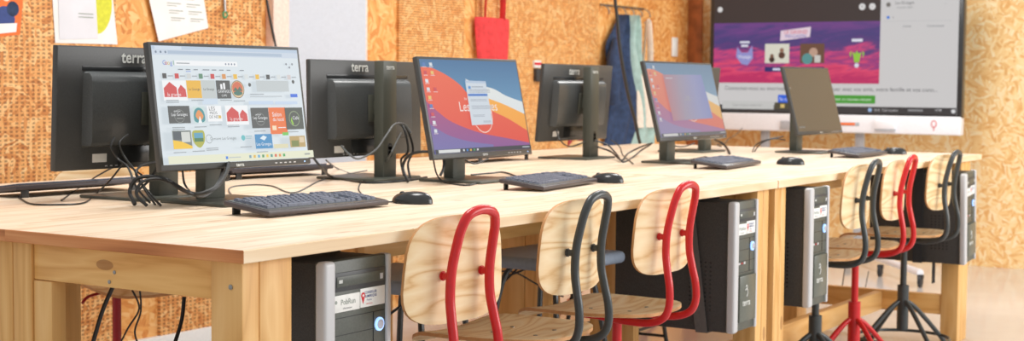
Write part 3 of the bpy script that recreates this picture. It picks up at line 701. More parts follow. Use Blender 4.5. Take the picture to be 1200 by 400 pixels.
make_keyboard('black keyboard in front of the browser monitor, nearest the table corner', (.765, .478, Z), R(-2))
make_keyboard('black keyboard in front of the wave wallpaper monitor', (1.905, .455, Z), R(8))
make_keyboard('black keyboard in front of the hazy third screen', (3.36, .50, Z), R(6))
make_keyboard('farthest black keyboard, in front of the switched-off grey monitor', (4.63, .40, Z), R(2))
make_keyboard('black keyboard seen from behind at the left edge, beyond the cables', (.80, 1.40, Z), R(178), False)
make_keyboard('black keyboard seen from behind, between the browser screen and the next monitor stand', (1.74, 1.46, Z), R(172), False)
make_keyboard('black keyboard at the far side, right of the wave wallpaper monitor', (3.12, 1.46, Z), R(182), False)

def make_mouse(label, loc, rz, red=False):
    t = thing('computer_mouse', label, 'mouse', loc, rz, 'black mice')
    nu, nv = 20, 8; vs = []
    for j in range(nv + 1):
        for i in range(nu):
            a = 2 * math.pi * i / nu; ph = (math.pi / 2) * j / nv; ca, sa = math.cos(a), math.sin(a)
            rx = .034 * (1 - .10 * sa * sa) ; ry = .060
            q = math.cos(ph) ** .55 if j < nv else 0
            vs.append((ca * rx * q, sa * ry * q, .002 + .031 * math.sin(ph) ** .9 * (1 - .22 * max(0, sa * q)) ))
    fs = [(j * nu + i, j * nu + (i + 1) % nu, (j + 1) * nu + (i + 1) % nu, (j + 1) * nu + i) for j in range(nv) for i in range(nu)] + [tuple(range(nu))[::-1]]
    b = MB(); b.add(vs, fs, 'gloss', True); b.lathe([(.030, 0), (.030, .003)], 'plastic', (0, 0, 0)); b.build('body', t)
    b = MB(); b.lathe([(.009, -.0035), (.0105, 0), (.009, .0035)], 'plastic2', (0, .030, .022), 'x', 14); b.build('scroll_wheel', t)
    if red:
        b = MB(); b.tube([(-.020, -.040, .022), (0, -.052, .020), (.020, -.040, .022)], .004, MAT['darkred'], 6); b.build('red_glow_rim', t)  # the mouse's red glow, painted as a deep red rim
    return t
make_mouse('black mouse beside the nearest keyboard, above the chair with the red frame', (1.105, .405, Z), R(8))
make_mouse('black mouse at the right end of the second keyboard from the table corner', (2.20, .41, Z), R(4))
make_mouse('black mouse right of the third keyboard', (3.69, .36, Z), R(5))
make_mouse('farthest black mouse, above the far red framed chair', (4.97, .335, Z), R(6))
make_mouse('dark mouse with painted red glow lying beyond the browser monitor stand', (1.47, 1.44, Z), R(120), True)

# ------------------------------------------------------------------ computer towers
def make_tower(label, loc, rz, lean=0, w=.195, h=.42, d=.42):
    t = thing('computer_tower', label, 'computer', loc, rz, 'black computer towers hung under the tables'); t.rotation_euler = (0, lean, rz)
    b = MB(); b.box(-w / 2 + .006, w / 2 - .006, .012, d, 0, h, 'case', .003)
    b.build('case', t)
    b = MB()
    for i in range(5):
        for j in range(12): b.lathe([(.0035, 0), (.0035, -.001)], 'gloss', (-w / 2 + .0058, .07 + .018 * i, .07 + .014 * j), 'x', 6)
    b.build('vent', t)
    b = MB(); b.box(-w / 2, w / 2, -.008, .014, .0, h + .004, 'face', .005); fr = b.build('front_panel', t)
    b = MB(); b.box(-w / 2 - .0015, -w / 2 + .037, -.017, .013, -.001, h + .005, 'silver', .009, seg=4); b.build('silver_trim', fr)
    b = MB(); b.box(w / 2 - .015, w / 2 + .001, -.014, .013, -.001, h + .005, 'silver', .005, seg=3); b.build('silver_trim', fr)
    x0, x1 = -w / 2 + .038, w / 2 - .018
    b = MB(); b.box(x0, x1, -.011, -.007, h - .062, h - .022, 'plastic', .001); b.box(x0 + .006, x1 - .006, -.0125, -.0105, h - .052, h - .030, 'face', .001); b.box(x1 - .022, x1 - .012, -.0132, -.0122, h - .048, h - .036, 'silver'); b.box(x0 + .012, x0 + .024, -.0130, -.0124, h - .044, h - .037, 'logo'); b.build('optical_drive', fr)
    b = MB()
    xm = (x0 + x1) / 2
    b.box(x0, xm - .001, -.0095, -.0075, h - .106, h - .070, 'label', .0003); b.text('PobRun', .016, front((x0 + xm) / 2 + .003, -.0097, h - .086), 'inkgrey', True); b.lathe([(.004, 0), (.004, -.0004)], 'inkgrey', (x0 + .006, -.0095, h - .084), 'y', 10); b.text('informatique', .006, front((x0 + xm) / 2, -.0097, h - .099), 'ink')
    b.box(xm + .001, x1, -.0096, -.0075, h - .105, h - .064, 'label', .0003); b.text('CONSEILLER', .0078, front(xm + .036, -.0098, h - .074), 'inkblue', True); b.text('NUMERIQUE', .0078, front(xm + .036, -.0098, h - .082), 'inkblue', True); b.text('France', .0068, front(xm + .032, -.0098, h - .090), 'inkblue'); b.text('services', .0068, front(xm + .032, -.0098, h - .098), 'inkred')
    b.lathe([(.0068, 0), (.0068, -.0005)], 'inkred', (xm + .010, -.0096, h - .079), 'y', 16); b.add([(xm + .0038, -.0099, h - .082), (xm + .0162, -.0099, h - .082), (xm + .010, -.0099, h - .098)], [(0, 1, 2)], 'inkred'); b.lathe([(.003, 0), (.003, -.0003)], 'label', (xm + .010, -.0101, h - .079), 'y', 12)
    b.build('sticker', fr)
    b = MB()
    for zz in (h - .118, h - .155, h - .192, h - .228): b.box(x0, x1, -.0092, -.0072, zz - .0012, zz, 'gloss')
    b.box(x1 - .040, x1 - .0385, -.0092, -.0072, h - .228, h - .118, 'gloss'); b.build('bay_line', fr)
    b = MB(); b.lathe([(.0150, 0), (.0150, -.004), (.0115, -.0045)], 'led', (x1 - .020, -.008, h - .148), 'y', 22); b.lathe([(.0105, 0), (.0105, -.006)], 'ring', (x1 - .020, -.008, h - .148), 'y', 20); b.build('power_button', fr)
    b = MB(); b.box(x0 + .010, x0 + .024, -.0095, -.0075, h - .202, h - .196, 'silver'); b.box(x0 + .032, x0 + .044, -.0095, -.0075, h - .202, h - .196, 'darkred'); b.box(x0 + .052, x0 + .064, -.0095, -.0075, h - .203, h - .195, 'silver'); b.build('usb_port', fr)
    b = MB(); b.box(x0 + .006, x1 - .002, -.018, -.007, .030, h - .238, 'face2', .004); dd = b.build('front_door', fr)
    b = MB(); b.tube([(x0 + .055 + .010 * math.cos(a), -.0185, .125 + .012 * math.sin(a)) for a in [R(q) for q in range(-100, 170, 30)]], .0022, 'logo', 6); b.tube([(x0 + .055 + .006 * math.cos(a), -.0185, .142 + .007 * math.sin(a)) for a in [R(q) for q in range(-60, 200, 40)]], .002, 'logo', 6)
    b.text('terra', .030, front(x0 + .058, -.0184, .092), 'logo', True); b.build('lettering', dd)
    return t
T1 = (.396, .045, .422); make_tower('black computer tower nearest the camera, with stickers and a lit power button', T1, R(0), w=.232, d=.30)
make_tower('black computer tower at the right leg of the first table, its whole side in view', (2.385, .005, .425), R(0))
make_tower('computer tower under the second table, directly right of the table joint', (2.985, -.02, .438), R(0))
make_tower('farthest computer tower, leaning slightly, under the outer end of the second table', (4.925, -.04, .408), R(0), R(-4), d=.44)

def strap(label, x0, x1, y, z0, z1, slant=0, tail=0, mat='strap'):
    b = MB(); th = .0025; hw = .021
    def band(p, q, nrm):   # a flat band between two points
        p, q = Vector(p), Vector(q); n = Vector(nrm) * th
        vs = [p + Vector((0, -hw, 0)), p + Vector((0, hw, 0)), q + Vector((0, hw, 0)), q + Vector((0, -hw, 0))]; vs += [v + n for v in vs]
        b.add(vs, [(0, 1, 2, 3), (7, 6, 5, 4), (0, 4, 5, 1), (1, 5, 6, 2), (2, 6, 7, 3), (3, 7, 4, 0)], mat)
    band((x0, y, z0), (x0, y + slant, z1), (-1, 0, 0)); band((x1, y, z0), (x1, y + slant, z1), (1, 0, 0)); band((x0 - th, y, z0), (x1 + th, y, z0), (0, 0, -1))
    if tail: band((x0 + .10, y - .03, z0), (x0 + .11, y - .035, z0 - tail), (0, -1, 0)) if False else b.box(x0 + .185, x0 + .23, y - .02, y - .017, z0 - tail, z0, mat)
    tag(b.build('hanging_strap'), label, 'strap', 'straps holding the towers under the tables')
strap('grey webbing strap slanting down the side of the middle tower', 2.285, 2.485, .10, .423, .8735, .06, 0, 'strap2')
strap('black strap around the tower right of the table joint', 2.885, 3.085, .24, .436, .8735)
strap('black strap around the nearest computer tower', .277, .515, .20, .4195, .8735)
strap('black strap with a loose tail below the farthest tower', 4.80, 5.03, .16, .404, .8735, 0, .12)

# ------------------------------------------------------------------ grey seats on the other side
def make_stool(label, loc, rz):
    t = thing('grey_stool', label, 'stool', loc, rz, 'grey moulded seats pushed under the tables')
    b = MB(); b.box(-.19, .19, -.18, .18, .605, .645, 'greyseat', .018, seg=4); b.build('seat', t)
    for sx in (-1, 1):
        for sy in (-1, 1):
            b = MB(); b.tube([(sx * .09, sy * .08, .60), (sx * .12, sy * .11, .5), (sx * .19, sy * .17, 0)], .009, 'black', 8); b.build('leg', t)
    b = MB()
    for a in (-1, 1): b.tube([(-.14, a * .125, .26), (.14, a * .125, .26)], .006, 'black', 8); b.tube([(a * .155, -.14, .21), (a * .155, .14, .21)], .006, 'black', 8)
    b.build('brace', t); return t
make_stool('grey moulded seat between the nearest tower and the nearest red framed chair', (1.30, .55, .04), R(4))
make_stool('grey moulded seat under the first table, behind the nearest black framed chair', (1.98, .50, .04), R(-3))
make_stool('grey moulded seat beyond the middle tower, under the second table', (3.12, .86, .0), R(2))

# ------------------------------------------------------------------ wall display on its stand
tv = thing('wall_display', 'big wall display showing a web page with a purple sunset picture', 'screen', (7.70, 1.668, 0), R(-90))
w2 = .90
b = MB(); b.box(-w2, w2, .0, .07, 1.02, 2.06, 'gloss', .008); hs = b.build('housing', tv)
b = MB(); b.box(-w2 + .035, w2, -.012, .07, .912, 1.034, 'tvwhite', .010, seg=3); bar = b.build('lower_bar', tv)
b = MB(); b.box(-.345, -.11, -.028, -.010, .925, .985, 'tvgrey', .006); b.build('socket_cover', bar)
b = MB(); b.box(.33, .47, -.035, -.010, .945, 1.0, 'tvwhite', .005); b.box(.33, .47, -.033, -.010, .930, .945, 'tvgrey', .002); b.build('socket_cover', bar)
b = MB(); b.box(-.03, .22, -.016, -.010, .960, .985, 'tvgrey', .008); b.box(.00, .19, -.018, -.012, .964, .981, 'orange', .002); b.build('orange_strip', bar)
b = MB(); b.tube([(.725 + .016 * math.cos(2 * math.pi * k / 12), -.0135, .985 + .022 * math.sin(2 * math.pi * k / 12)) for k in range(12)], .0025, 'inkred', 6, closed=True, n=2); b.tube([(.725, -.0135, .962), (.725, -.0135, .940)], .0025, 'inkred', 6); b.build('emblem', bar)
TT = Matrix.Identity(4); sw, sh = 1.735, .985; z0, z1 = 1.045, 2.03
s = Screen(Matrix.Translation((0, 0, (z0 + z1) / 2)), sw, sh, -.0006)
def U(y): return (1.648 - y + sw / 2) / sw      # across the display
def V(z): return (z1 - z) / (z1 - z0)
s.rect(0, 0, 1, 1, em((212, 210, 210)))
s.rect(0, 0, U(1.303), V(1.246), em((62, 54, 54)))
s.rect(0, V(1.668), U(1.303), V(1.246), em_grad('sunset_picture', [(.1, (190, 46, 100)), (.25, (226, 74, 112)), (.36, (140, 56, 124)), (.46, (206, 70, 124)), (.56, (96, 60, 122)), (.75, (72, 62, 122)), (.95, (110, 66, 134))], 2, 1.246, 1.668, noise=.95))
# pictures inside the page
u0, u1 = U(2.125), U(1.945); s.rect(u0, V(1.52), u1, V(1.385), em((224, 222, 206))); s.disc(u0 + .03, V(1.41), .012, em((60, 44, 40))); s.disc(u0 + .072, V(1.44), .014, em((90, 60, 50))); s.disc(u0 + .03, V(1.435), .008, em((120, 84, 66))); s.disc(u0 + .072, V(1.475), .009, em((150, 110, 90))); s.rect(u0, V(1.36), u1, V(1.325), em((44, 44, 110))); s.rect(u0 + .035, V(1.35), u1 - .035, V(1.335), em((220, 220, 240)))
u0, u1 = U(1.865), U(1.69); s.rect(u0, V(1.52), u1, V(1.385), em((110, 78, 62))); s.disc(u0 + .055, V(1.46), .018, em((196, 160, 140))); s.disc(u0 + .03, V(1.415), .022, em((90, 150, 150))); s.rect(u0 + .06, V(1.44), u0 + .085, V(1.39), em((210, 206, 200))); s.rect(u0, V(1.36), u1, V(1.325), em((44, 44, 110))); s.rect(u0 + .03, V(1.35), u1 - .03, V(1.335), em((220, 220, 240)))
a, c = U(2.01), U(1.79); s.poly([(a, V(1.61)), (c, V(1.635)), (c - .004, V(1.565)), (a - .002, V(1.54))][::-1], em((234, 214, 226))); s.text('LE GRAND', (a + c) / 2, V(1.60), .036, em((214, 60, 90))); s.text('MAGASIN', (a + c) / 2, V(1.57), .036, em((86, 90, 180)))
a, c = U(2.335), U(2.22); s.poly([(a, V(1.50)), (a + .02, V(1.46)), (c - .02, V(1.46)), (c, V(1.51)), (c + .004, V(1.42)), (c - .02, V(1.37)), (a + .02, V(1.38)), (a - .004, V(1.43))][::-1], em((150, 150, 210))); s.text('Voyage', (a + c) / 2, V(1.43), .034, em((240, 240, 250))); s.rect(a + .012, V(1.54), c - .012, V(1.525), em((226, 226, 240))); s.rect(a + .018, V(1.515), c - .018, V(1.50), em((226, 226, 240)))
a = U(1.46); s.rect(a - .022, V(1.55), a + .022, V(1.53), em((226, 226, 240))); s.poly([(a - .018, V(1.46)), (a - .006, V(1.45)), (a, V(1.47)), (a + .006, V(1.45)), (a + .018, V(1.46)), (a + .009, V(1.39)), (a - .009, V(1.39))][::-1], em((150, 206, 70))); s.disc(a, V(1.37), .009, em((226, 226, 240)))
s.poly([(a + .022, V(1.47)), (a + .03, V(1.45)), (a + .024, V(1.42))][::-1], em((150, 206, 70))); s.poly([(a - .022, V(1.47)), (a - .03, V(1.45)), (a - .024, V(1.42))][::-1], em((150, 206, 70)))
for yy, rr in ((2.47, .011), (1.43, .013), (1.36, .013)): s.disc(U(yy), V(1.765), rr, em((226, 224, 224)))
s.text('+', U(1.43), V(1.765), .03, em((60, 54, 54))); s.text('-', U(1.36), V(1.765), .03, em((60, 54, 54)))
s.disc(U(1.25), V(1.775), .009, em((120, 116, 112))); s.text('Les Granges', U(1.14), V(1.785), .026, em((70, 72, 78))); s.text('15 janvier 2022', U(1.14), V(1.755), .018, em((130, 132, 136))); s.text('...', U(.87), V(1.78), .03, em((110, 110, 114)))
s.disc(U(1.25), V(1.69), .006, em((70, 130, 220))); s.text('5', U(1.215), V(1.69), .018, em((110, 110, 116))); s.rect(U(1.28), V(1.665), U(.82), V(1.663), em((186, 186, 188)))
s.text("J'aime", U(1.12), V(1.63), .024, em((130, 132, 138))); s.text('Commenter', U(.93), V(1.63), .024, em((130, 132, 138)))
s.text('Connectez-vous ou inscrivez-vous pour communiquer avec vos amis, votre famille et vos conn...', U(1.665), V(1.208), .0395, em((84, 84, 90)))
s.rect(U(2.02), V(1.165), U(1.80), V(1.105), em((36, 100, 226))); s.text('Se connecter', U(1.93), V(1.135), .03, em((240, 240, 250)))
s.rect(U(1.66), V(1.168), U(1.325), V(1.112), em((72, 160, 54))); s.text('Creer un nouveau compte', U(1.49), V(1.14), .026, em((236, 248, 232)))
s.rect(0, V(1.092), 1, 1, em((62, 60, 62))); s.rect(U(2.44), V(1.118), U(2.05), V(1.062), em((204, 204, 202))); s.text('Taper ici pour rechercher', U(2.25), V(1.09), .022, em((140, 140, 142)))
s.rect(U(2.045), V(1.112), U(1.90), V(1.064), em((80, 76, 60))); s.rect(U(2.0), V(1.10), U(1.97), V(1.075), em((226, 196, 120))); s.disc(U(1.36), V(1.07), .008, em((160, 190, 230))); s.text('10 C  Ciel couvert', U(1.25), V(1.07), .022, em((220, 220, 222))); s.text('15:08', U(.90), V(1.076), .02, em((226, 226, 228))); s.rect(U(1.10), V(1.078), U(1.0), V(1.066), em((150, 150, 152))); s.disc(U(.80), V(1.07), .008, em((226, 226, 228)))
s.b.build('screen', tv)
ts = thing('display_stand', 'grey rolling stand with black castors carrying the big wall display', 'stand', (7.70, 1.648, 0), R(-90))
b = MB(); b.box(.14, .20, .075, .11, .10, 1.5, 'tvgrey', .003); b.box(-.55, -.49, .075, .11, .10, 1.5, 'tvgrey', .003); b.box(-.58, .24, .11, .13, 1.2, 1.3, 'tvgrey', .003); b.build('upright', ts)
for pts, cs in ((((.17, .09, .10), (.87, -.78, .09)), ((.87, -.78), (.50, -.42), (.10, .10))), (((-.52, .09, .10), (-1.0, -.70, .09)), ((-1.0, -.70), (-.50, .12)))):
    b = MB(); b.tube(list(pts), .022, 'tvwhite', 10, raw=True); b.build('foot_beam', ts)
    for cx, cy in cs:
        b = MB(); b.lathe([(.028, -.012), (.036, -.008), (.036, .008), (.028, .012)], 'wheel', (cx, cy, .036), 'x', 18); b.box(cx - .018, cx + .018, cy - .012, cy + .02, .05, .078, 'wheel', .004); b.build('castor', ts)

# ------------------------------------------------------------------ things on the back wall
def sheet(name, label, cat, quad, mat, y=2.884, extra=None, group=None):
    """a paper pinned flat: four corners (x, z) from top left, clockwise"""
    b = MB(); th = .001; vs = [(x, y, z) for x, z in quad] + [(x, y - th, z) for x, z in quad]
    b.add(vs, [(0, 1, 2, 3), (7, 6, 5, 4), (0, 4, 5, 1), (1, 5, 6, 2), (2, 6, 7, 3), (3, 7, 4, 0)], mat)
    if extra: extra(b, y - th - .0004)
    return tag(b.build(name), label, cat, group)
def quadlines(b, y, x0, z0, n, w, mat='inkgrey', dx=0, dz=.022, lw=.005):
    for i in range(n): b.box(x0 + dx * i, x0 + dx * i + w * (1 - .25 * (i % 3 == 2)), y - .0003, y, z0 - dz * i, z0 - dz * i + lw, mat)
def ex1(b, y):
    b.add([(1.55, y, 1.72), (1.90, y, 1.72), (1.86, y, 1.42), (1.55, y, 1.42)], [(0, 1, 2, 3)], 'orange')
    b.lathe([(.05, 0), (.05, -.0006)], 'inkblue', (1.80, y, 1.46), 'y', 18); b.lathe([(.022, 0), (.022, -.0006)], 'cream', (1.81, y, 1.55), 'y', 14); b.lathe([(.03, 0), (.03, -.0006)], 'navy', (1.84, y - .0004, 1.50), 'y', 14)
    b.add([(1.55, y - .0008, 1.425), (1.86, y - .0008, 1.445), (1.855, y - .0008, 1.41), (1.55, y - .0008, 1.375)], [(0, 1, 2, 3)], 'paper')
sheet('wall_poster', 'orange poster with figures at the left edge of the picture', 'poster', [(1.45, 1.80), (1.92, 1.80), (1.875, 1.40), (1.45, 1.35)], 'orange', 2.884, ex1)
def ex2(b, y):
    vs = [(2.27 + .085 * math.cos(2 * math.pi * k / 24), y, 1.545 + .13 * math.sin(2 * math.pi * k / 24)) for k in range(24)]; b.add(vs, [tuple(range(24))], 'yellow')
    vs = [(2.12 + .05 * math.cos(2 * math.pi * k / 24), y, 1.53 + .05 * math.sin(2 * math.pi * k / 24)) for k in range(24)]; b.add(vs, [tuple(range(24))], 'yellow')
sheet('wall_sheet', 'white sheet with a yellow-green shape, mostly covered by another paper', 'paper', [(2.02, 1.80), (2.33, 1.80), (2.385, 1.375), (2.05, 1.372)], 'paper', 2.8825, ex2, 'papers pinned to the back wall')
def ex3(b, y):
    quadlines(b, y, 2.17, 1.60, 2, .08, dz=.014, lw=.004); quadlines(b, y, 2.17, 1.495, 2, .08, dz=.014, lw=.004)
sheet('wall_sheet', 'narrow white sheet overlapping the yellow-green one', 'paper', [(2.06, 1.80), (2.25, 1.80), (2.275, 1.397), (2.07, 1.387)], 'paper2', 2.8805, ex3, 'papers pinned to the back wall')
def ex4(b, y):
    for i in range(6):
        for x in (2.64 + .012 * i, 2.76 + .012 * i): b.box(x, x + .085, y - .0003, y, 1.66 - .032 * i, 1.664 - .032 * i, 'inkgrey'); b.box(x, x + .06, y - .0003, y, 1.650 - .032 * i, 1.653 - .032 * i, 'inkgrey')
sheet('wall_sheet', 'tilted white printed sheet above the browser monitor', 'paper', [(2.50, 1.80), (2.86, 1.80), (2.935, 1.465), (2.625, 1.395)], 'paper', 2.8825, ex4, 'papers pinned to the back wall')
b = MB(); b.tube([(3.03, 2.872, 1.66), (3.032, 2.872, 1.60), (3.035, 2.872, 1.545)], .006, 'steel', 8); b.tube([(3.035 + .014 * math.cos(k), 2.872, 1.53 + .014 * math.sin(k)) for k in (0, 1.05, 2.1, 3.14, 4.2, 5.25)], .004, plain('green_tag', (60, 150, 100), .5), 6, closed=True)
tag(b.build('hanging_key'), 'small key with green tag hanging on the perforated board', 'key')
b = MB(); b.box(7.755, 7.845, 2.888, 2.8995, 1.435, 1.575, 'white', .004); b.box(7.778, 7.822, 2.884, 2.8885, 1.47, 1.54, 'white', .002); tag(b.build('light_switch'), 'tall white wall switch left of the big display', 'switch')
b = MB(); b.box(5.80, 5.90, 2.86, 2.8995, 1.24, 1.32, 'plastic', .004); b.box(5.79, 5.87, 2.87, 2.8995, 1.325, 1.37, 'label', .003); b.box(5.79, 5.87, 2.867, 2.871, 1.342, 1.358, 'inkred'); tag(b.build('wall_socket'), 'dark wall box with a red and white notice behind the third rear-facing monitor', 'socket')

def cloth(name, label, cat, rows, y, depth, mat, folds=5, amp=.35, group=None, extra=None, seed=0):
    """hanging cloth: rows of (z, x left, x right) from top to bottom"""
    rnd = random.Random(seed); ph = [rnd.uniform(0, 6.28) for _ in range(3)]
    P = smooth_path([(a, b_, c) for a, b_, c in rows], 5); N = 26; vs = []
    for j, (z, xl, xr) in enumerate([tuple(p) for p in P]):
        for i in range(N):
            u = i / (N - 1); e = math.sin(math.pi * u) ** .5; f = 1 + amp * math.sin(u * folds * 3.1 + ph[0] + z * 2.5) + amp * .4 * math.sin(u * folds * 6.3 + ph[1] - z * 6)
            vs.append((xl + (xr - xl) * u, y - depth * e * f * .6 - .004, z))
        for i in range(N):
            u = i / (N - 1); vs.append((xl + (xr - xl) * u, y + .0, z))
    M2 = 2 * N; n = len(P); fs = []
    for j in range(n - 1):
        for i in range(N - 1):
            a = j * M2 + i; fs.append((a, a + 1, a + M2 + 1, a + M2)); a += N; fs.append((a + M2, a + M2 + 1, a + 1, a))
        for k in (0, N - 1): a = j * M2 + k; fs.append((a, a + M2, a + M2 + N, a + N))
    fs.append(tuple(range(N)) + tuple(range(2 * N - 1, N - 1, -1))); q = (n - 1) * M2; fs.append(tuple(q + i for i in list(range(N)) + list(range(2 * N - 1, N - 1, -1)))[::-1])
    b = MB(); b.add(vs, fs, mat, True)
    if extra: extra(b)
    return tag(b.build(name), label, cat, group)
GC = 'clothes and bags on the wall hooks'
def navy_sleeve(b): b.tube([(6.74, 2.80, 1.52), (6.68, 2.79, 1.40), (6.66, 2.79, 1.24), (6.70, 2.80, 1.10)], [.04] * 5 + [.05] * 8 + [.045] * 6, 'navy', 12, n=6)
cloth('hanging_jacket', 'navy blue jacket hanging beside the pale green coat', 'jacket', [(1.70, 6.86, 6.88), (1.60, 6.78, 6.93), (1.48, 6.68, 6.98), (1.30, 6.72, 7.02), (1.12, 6.74, 7.10), (.95, 6.72, 7.10), (.80, 6.66, 7.00)], 2.86, .09, 'navy', 4, .4, GC, navy_sleeve, 1)
cloth('hanging_coat', 'pale green coat hanging between the navy jacket and the cream bag', 'coat', [(1.70, 6.97, 6.99), (1.60, 6.93, 7.05), (1.45, 6.92, 7.09), (1.25, 6.98, 7.16), (1.05, 7.02, 7.24), (.90, 7.00, 7.34), (.79, 7.00, 7.34)], 2.845, .10, 'mint', 4, .35, GC, None, 4)
def bag_handles(x0, x1, zt, zb, y, mat, xo=.02):
    def f(b):
        m = (x0 + x1) / 2
        b.tube([(x0, y, zb), (x0 + xo, y - .006, (zb + zt) / 2), (m - .02, y - .004, zt - .01), (m, y, zt), (m + .02, y - .004, zt - .01), (x1 - xo, y - .006, (zb + zt) / 2), (x1, y, zb)], .024, mat, 8, flat=.2)
    return f
cloth('canvas_bag', 'cream canvas bag hanging right of the pale green coat', 'bag', [(1.30, 7.06, 7.32), (1.22, 7.03, 7.34), (1.05, 7.03, 7.34), (.93, 7.04, 7.32)], 2.80, .05, 'cream', 2, .3, GC, bag_handles(7.08, 7.21, 1.66, 1.29, 2.79, 'cream'), 2)
cloth('tote_bag', 'bright red tote bag hanging on the back wall above the wallpaper monitor', 'bag', [(1.61, 5.12, 5.47), (1.58, 5.115, 5.48), (1.40, 5.14, 5.465), (1.26, 5.17, 5.44)], 2.872, .055, 'redcloth', 3, .3, GC, bag_handles(5.20, 5.39, 1.98, 1.60, 2.855, 'redcloth', .01), 3)
b = MB(); b.box(6.66, 7.30, 2.885, 2.9, 1.752, 1.764, 'steel', .002)
for i in range(6):
    x = 6.68 + .12 * i; b.tube([(x, 2.885, 1.758), (x, 2.85, 1.74), (x, 2.835, 1.71), (x, 2.84, 1.695)], .004, 'steel', 8)
tag(b.build('coat_hook_rail'), 'thin metal coat hook rail above the hanging clothes', 'hook rail')

